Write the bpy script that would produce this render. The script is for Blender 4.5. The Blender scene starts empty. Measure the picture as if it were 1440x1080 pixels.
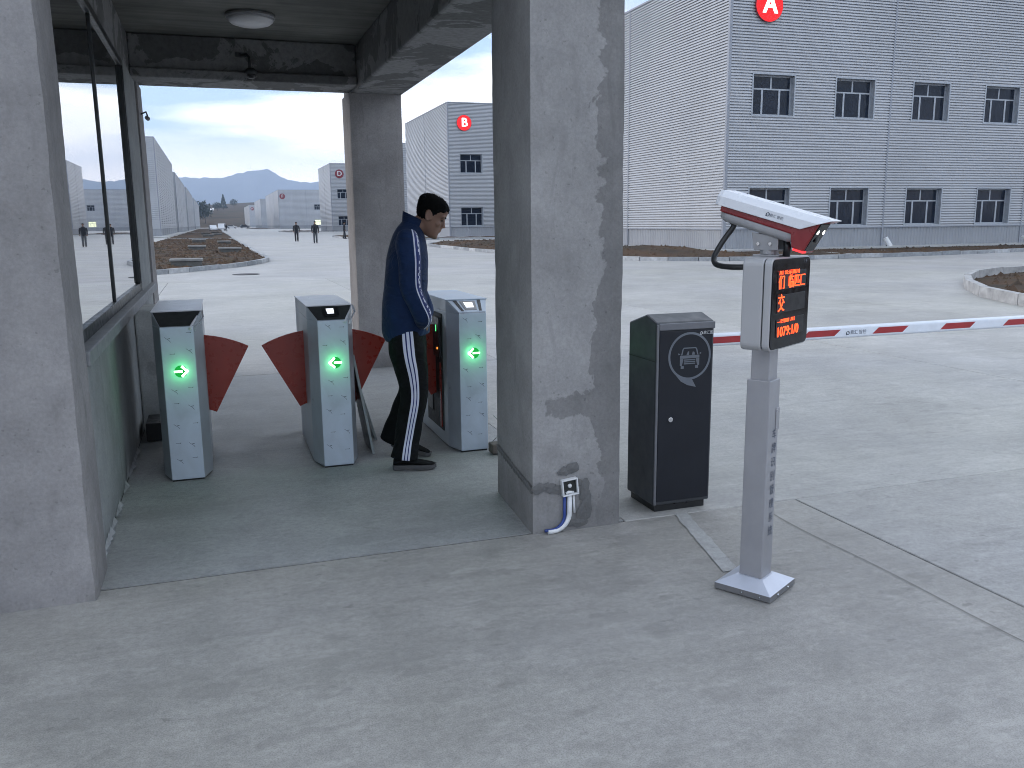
import bpy, bmesh, math, random
from math import radians as R, sin, cos, pi
from mathutils import Vector, Matrix, Euler, noise
random.seed(7)
S = bpy.context.scene
COL = S.collection

# ------------------------------------------------------------------ camera
cam = bpy.data.cameras.new('camera')
cam.sensor_fit = 'HORIZONTAL'; cam.sensor_width = 36.0
cam.lens = 36.0 * 1213.9 / 1440.0
cam.clip_start = 0.05; cam.clip_end = 30000
camo = bpy.data.objects.new('camera', cam); COL.objects.link(camo); S.camera = camo
yaw, pitch, roll = R(18.769), R(10.632), R(-0.595)
fwd = Vector((sin(yaw) * cos(pitch), cos(yaw) * cos(pitch), -sin(pitch)))
rt = Vector((cos(yaw), -sin(yaw), 0)); up = rt.cross(fwd)
r2 = rt * cos(roll) + up * sin(roll); u2 = -rt * sin(roll) + up * cos(roll)
camo.matrix_world = Matrix(((r2.x, u2.x, -fwd.x, 0), (r2.y, u2.y, -fwd.y, 0), (r2.z, u2.z, -fwd.z, 1.55), (0, 0, 0, 1)))

# ------------------------------------------------------------------ world, sun, exposure
SUN_EL, SUN_AZ = R(13), R(-70)          # azimuth measured from +Y towards +X: low in the west, to the left
W = bpy.data.worlds.new('World'); S.world = W; W.use_nodes = True
wt = W.node_tree; wn = wt.nodes; wl = wt.links
wn.clear()
def N(t, ty, **k):
    n = t.nodes.new(ty)
    for a, v in k.items():
        if a == 'op': n.operation = v
        else: setattr(n, a, v)
    return n
def vmath(t, op, a, b=None):
    n = t.nodes.new('ShaderNodeMath'); n.operation = op
    for i, v in enumerate((a, b)):
        if v is None: continue
        if isinstance(v, (int, float)): n.inputs[i].default_value = v
        else: t.links.new(v, n.inputs[i])
    return n.outputs[0]
def ramp(t, src, stops, interp='LINEAR'):
    n = t.nodes.new('ShaderNodeValToRGB'); cr = n.color_ramp; cr.interpolation = interp
    while len(cr.elements) < len(stops): cr.elements.new(0.5)
    for e, (p, c) in zip(cr.elements, stops):
        e.position = p; e.color = (c, c, c, 1) if isinstance(c, (int, float)) else (*c, 1)
    t.links.new(src, n.inputs[0]); return n.outputs[0]
def mix(t, fac, a, b, blend='MIX'):
    n = t.nodes.new('ShaderNodeMix'); n.data_type = 'RGBA'; n.blend_type = blend
    for sock, v in ((n.inputs[0], fac), (n.inputs[6], a), (n.inputs[7], b)):
        if isinstance(v, (int, float)): sock.default_value = v
        elif isinstance(v, tuple): sock.default_value = (*v, 1) if len(v) == 3 else v
        else: t.links.new(v, sock)
    return n.outputs[2]
def noisetex(t, vec, scale, detail=4, rough=.55, dist=0.0):
    n = t.nodes.new('ShaderNodeTexNoise'); n.inputs['Scale'].default_value = scale
    n.inputs['Detail'].default_value = detail; n.inputs['Roughness'].default_value = rough
    n.inputs['Distortion'].default_value = dist
    if vec is not None: t.links.new(vec, n.inputs['Vector'])
    return n.outputs['Fac']
def mapping(t, vec, scale=(1, 1, 1), loc=(0, 0, 0), rot=(0, 0, 0)):
    n = t.nodes.new('ShaderNodeMapping'); n.inputs['Scale'].default_value = scale
    n.inputs['Location'].default_value = loc; n.inputs['Rotation'].default_value = rot
    t.links.new(vec, n.inputs['Vector']); return n.outputs[0]

sky = wn.new('ShaderNodeTexSky'); sky.sky_type = 'NISHITA'; sky.sun_disc = False
sky.sun_elevation = SUN_EL; sky.sun_rotation = SUN_AZ
sky.altitude = 200; sky.air_density = 1.0; sky.dust_density = 1.6; sky.ozone_density = 1.5
tc = wn.new('ShaderNodeTexCoord')
gen = tc.outputs['Generated']
# layered cloud deck seen edge on: noise stretched flat over the dome
n1 = noisetex(wt, mapping(wt, gen, (1.0, 1.0, 6.5), (2.2, 9.9, 1.4)), 2.1, 6, .52)
n2 = noisetex(wt, mapping(wt, gen, (1.0, 1.0, 4.0), (6.1, 6.6, .7)), 3.4, 6, .58)
cover = ramp(wt, n1, [(.43, 0.0), (.55, 1.0)])
shade = ramp(wt, n2, [(.36, 0.0), (.60, 1.0)])
sep = wn.new('ShaderNodeSeparateXYZ'); wl.new(gen, sep.inputs[0])
low = ramp(wt, sep.outputs[2], [(0.0, 1.0), (.05, .70), (.10, 0.0)])        # bright clear band along the horizon
cloudc = mix(wt, shade, (6.0, 6.6, 7.9), (14.6, 14.4, 14.0))
gap = mix(wt, .62, sky.outputs[0], (5.6, 7.9, 11.6))
skyc = mix(wt, cover, gap, cloudc)
skyc = mix(wt, low, skyc, (24.0, 21.0, 18.0))
bg = wn.new('ShaderNodeBackground'); bg.inputs['Strength'].default_value = 0.125
wl.new(skyc, bg.inputs['Color'])
wo = wn.new('ShaderNodeOutputWorld'); wl.new(bg.outputs[0], wo.inputs[0])

sl = bpy.data.lights.new('sun', 'SUN'); sl.energy = 1.4; sl.angle = R(18); sl.color = (1, .90, .83)
so = bpy.data.objects.new('sun', sl); COL.objects.link(so)
sd = Vector((sin(SUN_AZ) * cos(SUN_EL), cos(SUN_AZ) * cos(SUN_EL), sin(SUN_EL)))
so.rotation_euler = sd.to_track_quat('Z', 'Y').to_euler(); so.location = (-20, 10, 30)

S.view_settings.view_transform = 'Standard'; S.view_settings.look = 'None'
S.view_settings.exposure = 0.30; S.view_settings.gamma = 1; S.view_settings.use_curve_mapping = False
S.render.engine = 'CYCLES'
S.cycles.use_denoising = True
S.cycles.max_bounces = 6; S.cycles.diffuse_bounces = 4; S.cycles.glossy_bounces = 3
S.cycles.transparent_max_bounces = 6; S.cycles.volume_bounces = 1
S.cycles.sample_clamp_indirect = 6; S.cycles.pixel_filter_type = 'BLACKMAN_HARRIS'; S.cycles.filter_width = 1.0
S.cycles.caustics_reflective = False; S.cycles.caustics_refractive = False

# ------------------------------------------------------------------ materials
def newmat(name):
    m = bpy.data.materials.new(name); m.use_nodes = True
    t = m.node_tree; p = t.nodes['Principled BSDF']; return m, t, p
def plain(name, c, rough=.5, metal=0.0, var=.12, vscale=9.0, bump=0.0, bscale=80, spec=.5, coat=0):
    m, t, p = newmat(name)
    geo = t.nodes.new('ShaderNodeTexCoord').outputs['Object']
    n = noisetex(t, geo, vscale, 5, .6)
    f = ramp(t, n, [(.3, 1 - var), (.7, 1 + var)])
    t.links.new(mix(t, 1.0, (*c,), f, 'MULTIPLY'), p.inputs['Base Color'])
    p.inputs['Roughness'].default_value = rough; p.inputs['Metallic'].default_value = metal
    rr = ramp(t, noisetex(t, geo, vscale * 3, 3), [(.3, max(.02, rough - .08)), (.7, min(1, rough + .1))])
    t.links.new(rr, p.inputs['Roughness'])
    p.inputs['Specular IOR Level'].default_value = spec
    p.inputs['Coat Weight'].default_value = coat
    if bump:
        b = t.nodes.new('ShaderNodeBump'); b.inputs['Strength'].default_value = bump; b.inputs['Distance'].default_value = .01
        t.links.new(noisetex(t, geo, bscale, 4), b.inputs['Height']); t.links.new(b.outputs[0], p.inputs['Normal'])
    return m
def glow(name, c, s):
    m = bpy.data.materials.new(name); m.use_nodes = True; t = m.node_tree
    t.nodes.remove(t.nodes['Principled BSDF'])
    e = t.nodes.new('ShaderNodeEmission'); e.inputs[0].default_value = (*c, 1); e.inputs[1].default_value = s
    t.links.new(e.outputs[0], t.nodes['Material Output'].inputs[0]); return m
def worldpos(t): return t.nodes.new('ShaderNodeNewGeometry').outputs['Position']

def yard_mat(name, base, stain=1.0, broom=1.0, perpiece=True):
    m, t, p = newmat(name); P = worldpos(t)
    big = noisetex(t, P, .45, 6, .62, .4); mid = noisetex(t, P, 2.6, 6, .6, .3); fine = noisetex(t, P, 38, 5, .7)
    streak = noisetex(t, mapping(t, P, (.35, 7, 1)), 2.2, 5, .62)
    c = mix(t, ramp(t, big, [(.28, 0.0), (.72, 1.0)]), tuple(x * .80 for x in base), tuple(x * 1.14 for x in base))
    c = mix(t, 1.0, c, ramp(t, mid, [(.25, .84), (.75, 1.12)]), 'MULTIPLY')
    c = mix(t, .5 * broom, c, ramp(t, streak, [(.25, .84), (.75, 1.14)]), 'MULTIPLY')
    mot = noisetex(t, mapping(t, P, (1, 1.5, 1), (3, 8, 0), (0, 0, .6)), 7.5, 7, .72, .8)
    c = mix(t, .9, c, ramp(t, mot, [(.28, .86), (.5, 1.0), (.74, 1.13)]), 'MULTIPLY')
    c = mix(t, .85, c, ramp(t, fine, [(.3, .80), (.7, 1.14)]), 'MULTIPLY')
    grit = noisetex(t, P, 190, 3, .6)
    c = mix(t, .8, c, ramp(t, grit, [(.36, .72), (.5, 1.0), (.66, 1.16)]), 'MULTIPLY')
    # scuffs and damp spots, dark, of irregular shape
    sp = noisetex(t, mapping(t, P, (3.4, 6.5, 1), (0, 0, 0), (0, 0, .35)), 1.0, 3, .5)
    sp2 = noisetex(t, P, .33, 3, .5)
    spot = vmath(t, 'MULTIPLY', ramp(t, sp, [(.61, 0.0), (.65, 1.0)]), ramp(t, sp2, [(.40, 0.0), (.55, 1.0)]))
    c = mix(t, vmath(t, 'MULTIPLY', spot, .27 * stain), c, tuple(x * .45 for x in base))
    sq = noisetex(t, mapping(t, P, (11, 17, 1), (4, 1, 0), (0, 0, .5)), 1.0, 4, .6)      # small scuffs
    sq2 = noisetex(t, mapping(t, P, (1, 1, 1), (8, 3, 0)), .9, 3, .5)
    c = mix(t, vmath(t, 'MULTIPLY', vmath(t, 'MULTIPLY', ramp(t, sq, [(.645, 0.0), (.675, 1.0)]), ramp(t, sq2, [(.42, 0.0), (.56, 1.0)])), .42 * stain), c, tuple(x * .4 for x in base))
    ty = noisetex(t, mapping(t, P, (.22, 1.6, 1), (1, 6, 0), (0, 0, -.55)), 1.1, 5, .6, .5)   # long faint tyre bands
    c = mix(t, vmath(t, 'MULTIPLY', ramp(t, ty, [(.55, 0.0), (.68, 1.0)]), .30), c, tuple(x * .62 for x in base))
    lt = noisetex(t, mapping(t, P, (2.0, 5.0, 1), (9, 4, 0), (0, 0, -.25)), 1.6, 6, .7)
    c = mix(t, vmath(t, 'MULTIPLY', ramp(t, lt, [(.58, 0.0), (.68, 1.0)]), .26 * stain), c, tuple(x * 1.5 for x in base))
    wv = noisetex(t, mapping(t, P, (.10, .16, 1), (2, 7, 0)), 1.5, 4, .6)      # warm and cool patches of old cement
    c = mix(t, .45, c, mix(t, ramp(t, wv, [(.35, 0.0), (.65, 1.0)]), (1.0, .985, .92), (.97, .965, 1.05)), 'MULTIPLY')
    if perpiece:
        oi = t.nodes.new('ShaderNodeObjectInfo')
        c = mix(t, 1.0, c, ramp(t, oi.outputs['Random'], [(0, .94), (1, 1.05)]), 'MULTIPLY')
    t.links.new(c, p.inputs['Base Color'])
    t.links.new(ramp(t, mid, [(.3, .52), (.7, .70)]), p.inputs['Roughness'])
    p.inputs['Specular IOR Level'].default_value = .42
    b = t.nodes.new('ShaderNodeBump'); b.inputs['Strength'].default_value = .35; b.inputs['Distance'].default_value = .006
    h = vmath(t, 'ADD', vmath(t, 'MULTIPLY', fine, .6), vmath(t, 'MULTIPLY', streak, .6))
    t.links.new(h, b.inputs['Height']); t.links.new(b.outputs[0], p.inputs['Normal'])
    return m

def stucco_mat(name, base, damp=None, dampdark=.62, rough=.9):
    """trowelled cement render; damp = function(t, P) -> factor of a damp stain"""
    m, t, p = newmat(name); P = worldpos(t)
    big = noisetex(t, P, 1.1, 6, .62, .5); mid = noisetex(t, P, 6, 6, .65, .6); fine = noisetex(t, P, 70, 4, .7)
    c = mix(t, ramp(t, big, [(.3, 0.0), (.7, 1.0)]), tuple(x * .76 for x in base), tuple(x * 1.18 for x in base))
    c = mix(t, 1.0, c, ramp(t, mid, [(.25, .86), (.75, 1.12)]), 'MULTIPLY')
    c = mix(t, .6, c, ramp(t, fine, [(.3, .78), (.7, 1.15)]), 'MULTIPLY')
    c = mix(t, .9, c, ramp(t, noisetex(t, P, 46, 2, .4), [(.24, .74), (.30, 1.0)]), 'MULTIPLY')
    tr = noisetex(t, mapping(t, P, (5, 5, 1.2), (0, 0, 0), (.3, .2, .5)), 1.3, 4, .6, 1.2)
    c = mix(t, ramp(t, tr, [(.60, 0.0), (.70, .35)]), c, tuple(x * .6 for x in base))
    if damp:
        c = mix(t, damp(t, P), c, mix(t, 1.0, c, (dampdark * .96,) * 3, 'MULTIPLY'))
    t.links.new(c, p.inputs['Base Color']); p.inputs['Roughness'].default_value = rough
    p.inputs['Specular IOR Level'].default_value = .25
    b = t.nodes.new('ShaderNodeBump'); b.inputs['Strength'].default_value = .5; b.inputs['Distance'].default_value = .008
    t.links.new(vmath(t, 'ADD', vmath(t, 'MULTIPLY', fine, .45), mid), b.inputs['Height']); t.links.new(b.outputs[0], p.inputs['Normal'])
    return m
def damp_right(t, P):
    s = t.nodes.new('ShaderNodeSeparateXYZ'); t.links.new(P, s.inputs[0])
    w = noisetex(t, P, 3.2, 5, .62, .6); w2 = noisetex(t, mapping(t, P, (1, 1, 1), (5, 5, 5)), 9, 4, .6)
    d = vmath(t, 'ADD', vmath(t, 'MULTIPLY', vmath(t, 'SUBTRACT', w, .5), .42), vmath(t, 'MULTIPLY', vmath(t, 'SUBTRACT', w2, .5), .08))
    xs = vmath(t, 'ADD', s.outputs[0], d)
    edge = ramp(t, vmath(t, 'SUBTRACT', xs, 1.30), [(.44, 0.0), (.452, 1.0)])
    zz = vmath(t, 'ABSOLUTE', vmath(t, 'ADD', vmath(t, 'SUBTRACT', s.outputs[2], .66), vmath(t, 'MULTIPLY', d, .5)))
    blob = vmath(t, 'MULTIPLY', ramp(t, zz, [(.055, 1.0), (.065, 0.0)]), ramp(t, vmath(t, 'SUBTRACT', xs, 1.40), [(.15, 0.0), (.165, 1.0)]))
    lowz = vmath(t, 'MULTIPLY', ramp(t, vmath(t, 'ADD', s.outputs[2], d), [(.10, .75), (.30, 0.0)]), .8)
    return vmath(t, 'MINIMUM', vmath(t, 'MAXIMUM', vmath(t, 'MAXIMUM', edge, blob), lowz), .8)
def damp_left(t, P):
    s = t.nodes.new('ShaderNodeSeparateXYZ'); t.links.new(P, s.inputs[0])
    w = noisetex(t, P, 3.0, 5, .65, .5)
    a = ramp(t, w, [(.63, 0.0), (.68, .5)])
    lo = ramp(t, vmath(t, 'ADD', s.outputs[2], vmath(t, 'MULTIPLY', w, .2)), [(.12, .5), (.3, 0.0)])
    return vmath(t, 'MAXIMUM', a, lo)
def ceiling_mat(name, base):
    m, t, p = newmat(name); P = worldpos(t)
    n = noisetex(t, P, 1.4, 5, .6, .4); brd = noisetex(t, mapping(t, P, (.5, 9, 1)), 1.6, 3, .5)
    c = mix(t, ramp(t, n, [(.3, 0.0), (.7, 1.0)]), tuple(x * .65 for x in base), tuple(x * 1.25 for x in base))
    c = mix(t, .8, c, ramp(t, brd, [(.35, .75), (.6, 1.1)]), 'MULTIPLY')
    t.links.new(c, p.inputs['Base Color']); p.inputs['Roughness'].default_value = .9
    b = t.nodes.new('ShaderNodeBump'); b.inputs['Strength'].default_value = .4; b.inputs['Distance'].default_value = .01
    t.links.new(brd, b.inputs['Height']); t.links.new(b.outputs[0], p.inputs['Normal'])
    return m
def beam_mat(name, base):
    m, t, p = newmat(name); P = worldpos(t)
    n = noisetex(t, P, 1.7, 6, .65, .8); f = noisetex(t, P, 22, 5, .7)
    c = mix(t, ramp(t, n, [(.49, 0.0), (.51, 1.0)]), base, tuple(x * 1.9 for x in base))
    c = mix(t, 1.0, c, ramp(t, f, [(.25, .7), (.6, 1.1)]), 'MULTIPLY')
    t.links.new(c, p.inputs['Base Color']); p.inputs['Roughness'].default_value = .95
    b = t.nodes.new('ShaderNodeBump'); b.inputs['Strength'].default_value = .5; b.inputs['Distance'].default_value = .012
    t.links.new(f, b.inputs['Height']); t.links.new(b.outputs[0], p.inputs['Normal'])
    return m
def soil_mat(name, base):
    m, t, p = newmat(name); P = worldpos(t)
    a = noisetex(t, P, .5, 5, .65); b_ = noisetex(t, P, 4, 6, .7); c_ = noisetex(t, P, 30, 4, .7)
    c = mix(t, ramp(t, a, [(.35, 0.0), (.65, 1.0)]), base, (base[0] * 1.7, base[1] * 1.25, base[2] * .95))
    c = mix(t, ramp(t, b_, [(.52, 0.0), (.72, .6)]), c, (.075, .075, .04))
    c = mix(t, 1.0, c, ramp(t, c_, [(.2, .6), (.8, 1.3)]), 'MULTIPLY')
    t.links.new(c, p.inputs['Base Color']); p.inputs['Roughness'].default_value = .97; p.inputs['Specular IOR Level'].default_value = .1
    b = t.nodes.new('ShaderNodeBump'); b.inputs['Strength'].default_value = .8; b.inputs['Distance'].default_value = .05
    t.links.new(b_, b.inputs['Height']); t.links.new(b.outputs[0], p.inputs['Normal'])
    return m
def kerb_mat():
    m, t, p = newmat('kerb_concrete'); P = worldpos(t)
    oi = t.nodes.new('ShaderNodeObjectInfo')
    c = mix(t, oi.outputs['Random'], (.23, .25, .27), (.52, .53, .54))
    c = mix(t, 1.0, c, ramp(t, noisetex(t, P, 5, 5, .7), [(.25, .6), (.7, 1.15)]), 'MULTIPLY')
    t.links.new(c, p.inputs['Base Color']); p.inputs['Roughness'].default_value = .85
    return m
def clad_mat(name, c0, rough=.42, metal=.25):
    m, t, p = newmat(name); P = worldpos(t)
    a = noisetex(t, P, .25, 4, .6); v = noisetex(t, mapping(t, P, (1, 1, .08)), 1.1, 5, .6)
    oi = t.nodes.new('ShaderNodeObjectInfo')
    c = mix(t, 1.0, c0, ramp(t, a, [(.3, .93), (.7, 1.06)]), 'MULTIPLY')
    c = mix(t, .6, c, ramp(t, v, [(.3, .88), (.7, 1.08)]), 'MULTIPLY')
    c = mix(t, 1.0, c, ramp(t, oi.outputs['Random'], [(0, .96), (1, 1.03)]), 'MULTIPLY')
    t.links.new(c, p.inputs['Base Color']); p.inputs['Metallic'].default_value = metal
    t.links.new(ramp(t, v, [(.3, rough - .06), (.7, rough + .1)]), p.inputs['Roughness'])
    return m
def film_mat(name, c0, rough=.3, metal=.55):
    m, t, p = newmat(name); P = t.nodes.new('ShaderNodeTexCoord').outputs['Object']
    a = noisetex(t, P, 3.5, 4, .6, .8); f = noisetex(t, mapping(t, P, (4, 4, 60)), 3, 3, .5)
    c = mix(t, 1.0, c0, ramp(t, a, [(.3, .86), (.7, 1.1)]), 'MULTIPLY')
    t.links.new(c, p.inputs['Base Color']); p.inputs['Metallic'].default_value = metal
    t.links.new(ramp(t, a, [(.3, rough - .08), (.7, rough + .15)]), p.inputs['Roughness'])
    b = t.nodes.new('ShaderNodeBump'); b.inputs['Strength'].default_value = .12; b.inputs['Distance'].default_value = .01
    t.links.new(a, b.inputs['Height']); t.links.new(b.outputs[0], p.inputs['Normal'])
    return m
def cloth_mat(name, c0, scale=260, sheen=.3):
    m, t, p = newmat(name); P = t.nodes.new('ShaderNodeTexCoord').outputs['Object']
    a = noisetex(t, P, 7, 5, .6, .6); w = noisetex(t, P, scale, 2, .5)
    c = mix(t, 1.0, c0, ramp(t, a, [(.3, .75), (.7, 1.2)]), 'MULTIPLY')
    t.links.new(c, p.inputs['Base Color']); p.inputs['Roughness'].default_value = .78
    p.inputs['Sheen Weight'].default_value = sheen; p.inputs['Specular IOR Level'].default_value = .25
    fold = noisetex(t, mapping(t, P, (1, 1, 2.0)), 6.5, 3, .5, 1.6)
    b = t.nodes.new('ShaderNodeBump'); b.inputs['Strength'].default_value = .55; b.inputs['Distance'].default_value = .03
    t.links.new(fold, b.inputs['Height']); t.links.new(b.outputs[0], p.inputs['Normal'])
    return m
def hill_mat(name, stops, sc):
    m, t, p = newmat(name); P = worldpos(t)
    n = noisetex(t, P, sc, 7, .65, .5)
    t.links.new(ramp(t, n, stops), p.inputs['Base Color']); p.inputs['Roughness'].default_value = 1; p.inputs['Specular IOR Level'].default_value = 0
    return m

M = {}
M['yard'] = yard_mat('yard_concrete', (.392, .390, .372))
M['yardold'] = yard_mat('old_yard_concrete', (.335, .328, .305), 1.1)
M['yardfar'] = yard_mat('far_yard_concrete', (.380, .376, .364), .5, 1.0, False)
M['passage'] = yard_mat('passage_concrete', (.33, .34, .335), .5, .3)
M['joint'] = plain('joint_filler', (.075, .072, .065), .95)
M['trench'] = yard_mat('trench_concrete', (.43, .435, .425), 1.0, .2, False)
M['pillar_r'] = stucco_mat('damp_cement_render', (.315, .31, .308), damp_right)
M['pillar'] = stucco_mat('cement_render', (.315, .305, .305), damp_left)
M['wall'] = stucco_mat('wall_cement_render', (.32, .335, .335), damp_left)
M['plaster'] = stucco_mat('rough_white_plaster', (.62, .63, .61), damp_left)
M['ceiling'] = ceiling_mat('board_marked_concrete', (.20, .20, .18))
M['beam'] = beam_mat('patched_beam_concrete', (.145, .145, .145))
M['mortar'] = stucco_mat('dark_mortar', (.15, .15, .15))
M['caulk'] = plain('white_caulk', (.30, .31, .315), .9, 0, .3, 14)
M['soil'] = soil_mat('bare_soil', (.062, .052, .044))
M['kerb'] = kerb_mat()
M['kerbplain'] = plain('worn_kerb_concrete', (.36, .36, .36), .85, 0, .3, 6)
M['cover'] = plain('cover_concrete', (.20, .20, .195), .9, 0, .3, 3)
M['coverside'] = plain('cover_side_concrete', (.10, .10, .095), .95, 0, .3, 3)
M['iron'] = plain('cast_iron', (.05, .05, .055), .7, .3)
M['clad'] = clad_mat('grey_profiled_steel', (.42, .435, .46))
M['plinth'] = clad_mat('grey_plinth_steel', (.33, .345, .37), .5)
M['trim'] = clad_mat('grey_trim_steel', (.30, .32, .36), .45)
M['wframe'] = plain('window_aluminium', (.40, .43, .47), .45, .3)
M['wglass'] = plain('dark_window_glass', (.010, .016, .030), .08, 0, .2, 1.5, spec=.28)
M['gglass'] = plain('guardroom_window_glass', (.006, .007, .008), .02, 0, .05, 1.5, spec=1.0)
M['gglass'].node_tree.nodes['Principled BSDF'].inputs['IOR'].default_value = 4.4
for l in list(M['gglass'].node_tree.links):
    if l.to_socket.name == 'Roughness': M['gglass'].node_tree.links.remove(l)
M['gglass'].node_tree.nodes['Principled BSDF'].inputs['Roughness'].default_value = .012
M['gframe'] = plain('dark_window_frame', (.035, .04, .042), .4, .3)
M['sill'] = plain('grey_sill', (.24, .25, .26), .6, .1)
M['signred'] = glow('sign_red_light', (1.0, .035, .045), .95)
M['signwhite'] = glow('sign_white_light', (1, .96, .95), 1.9)
M['signred_off'] = plain('sign_red_unlit', (.22, .025, .035), .4)
M['signwhite_off'] = plain('sign_white_unlit', (.65, .65, .66), .4)
M['signrim'] = plain('sign_rim', (.25, .04, .05), .4)
M['litroom'] = glow('lit_window', (.93, 1.0, .72), 1.1)
M['steel'] = film_mat('filmed_steel', (.54, .62, .71), .36, .25)
M['steelside'] = film_mat('brushed_steel', (.50, .55, .60), .34, .4)
M['filmwhite'] = plain('white_film', (.72, .74, .78), .35, 0, .05)
M['ink'] = plain('film_print_ink', (.06, .075, .11), .6)
M['blackplastic'] = plain('black_plastic', (.012, .013, .015), .35)
M['recess'] = plain('dark_recess', (.022, .025, .025), .6)
M['screen'] = glow('reader_screen', (.86, .9, 1.0), 1.5)
M['arrow'] = glow('arrow_green_light', (.55, 1.0, .62), 6.0)
M['arrowdisc'] = glow('arrow_disc_light', (.02, .62, .09), .55)
M['ledgreen'] = glow('green_led', (.1, 1, .25), 1.6)
M['ledorange'] = glow('orange_led', (1, .3, .05), 2.5)
M['flap'] = plain('red_flap_acrylic', (.27, .030, .018), .3, 0, .1)
M['sheet'] = plain('grey_sheet', (.16, .18, .185), .35, .4)
M['sheetedge'] = plain('pale_sheet_edge', (.34, .38, .38), .45, .2)
M['brick'] = plain('grey_brick', (.13, .115, .10), .95, 0, .3, 14, .5)
M['wire'] = plain('pale_wire', (.5, .5, .48), .6)
M['whiteplastic'] = plain('white_plastic', (.70, .71, .72), .4, 0, .08)
M['blueplastic'] = plain('blue_plastic', (.02, .05, .22), .45)
M['lampshade'] = plain('opal_lamp_cover', (.78, .77, .78), .35, 0, .03)
M['cabgrey'] = plain('charcoal_paint', (.055, .06, .068), .42, .25, .1, 5)
M['cabdoor'] = plain('black_door_paint', (.011, .013, .019), .40, .05, .15, 4, spec=.35)
M['cabtrim'] = plain('grey_trim_paint', (.16, .165, .18), .4, .4)
M['emblem'] = plain('emblem_grey', (.13, .145, .17), .5)
M['logo'] = plain('logo_white', (.62, .63, .64), .5)
M['chrome'] = plain('lock_chrome', (.6, .6, .6), .2, 1)
M['boom'] = plain('boom_white', (.74, .78, .84), .38, 0, .06)
M['boomred'] = plain('boom_red', (.36, .028, .032), .38, 0, .1)
M['postgrey'] = plain('post_grey_paint', (.36, .36, .38), .4, .45, .06, 6, .05, 400)
M['basewhite'] = plain('post_base_paint', (.55, .58, .66), .4, .2, .05)
M['basegrey'] = plain('post_base_side', (.15, .15, .155), .6)
M['displaysilver'] = plain('display_silver', (.42, .42, .43), .5, .2, .02, 2)
M['displayblack'] = plain('display_black', (.006, .006, .008), .16, 0, .1, spec=.18)
M['displaypanel'] = plain('display_led_panel', (.022, .022, .024), .4, spec=.2)
M['led'] = glow('led_amber', (1.0, .075, .022), 3.4)
M['camwhite'] = plain('camera_white', (.76, .78, .82), .3, 0, .04)
M['camred'] = plain('camera_red', (.22, .018, .022), .3)
M['camgrey'] = plain('camera_grey', (.32, .32, .33), .4, .2)
M['camled'] = glow('camera_led', (1, .97, .9), 3)
M['camredled'] = glow('camera_red_led', (1, .05, .06), 1.6)
M['skin'] = plain('skin', (.21, .118, .082), .55, 0, .12, 12)
M['hair'] = plain('black_hair', (.006, .006, .006), .95, 0, .3, 60, .6, 300, spec=.08)
M['eye'] = plain('eye_dark', (.02, .015, .012), .3)
M['jacket'] = cloth_mat('navy_jersey', (.006, .022, .072), 260, .05)
M['trackwhite'] = plain('white_tape', (.62, .65, .76), .7)
M['bluegap'] = cloth_mat('blue_tape', (.015, .03, .14))
M['trousers'] = cloth_mat('black_jersey', (.006, .007, .0075), 260, .0)
M['trousers'].node_tree.nodes['Principled BSDF'].inputs['Specular IOR Level'].default_value = .12
M['shoe'] = cloth_mat('black_shoe', (.006, .0065, .007), 120, 0)
M['shoe'].node_tree.nodes['Principled BSDF'].inputs['Specular IOR Level'].default_value = .15
M['sole'] = plain('grey_sole', (.085, .085, .088), .85)
M['farcloth'] = cloth_mat('dark_cloth', (.012, .013, .018))
M['fargrey'] = cloth_mat('grey_cloth', (.07, .075, .085))
M['leaf'] = hill_mat('dark_foliage', [(.3, (.018, .028, .016)), (.7, (.05, .065, .035))], .6)
M['bark'] = plain('bark', (.07, .055, .04), .95)
M['carwhite'] = plain('car_white', (.72, .73, .75), .25, 0, .03, coat=.4)
M['carglass'] = plain('car_glass', (.02, .024, .028), .1)
M['tyre'] = plain('tyre', (.015, .015, .015), .85)
M['cardark'] = plain('car_dark', (.03, .032, .038), .25, 0, .03, coat=.4)
M['shedroof'] = plain('shed_white', (.8, .8, .8), .6)
M['shedwall'] = plain('shed_wall', (.22, .2, .18), .9)
M['terrain'] = hill_mat('dry_field', [(.3, (.05, .045, .034)), (.5, (.10, .078, .058)), (.7, (.06, .058, .038))], .02)
M['mountain'] = hill_mat('mountain_rock', [(.3, (.045, .045, .045)), (.55, (.09, .085, .08)), (.75, (.12, .115, .11))], .004)

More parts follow.
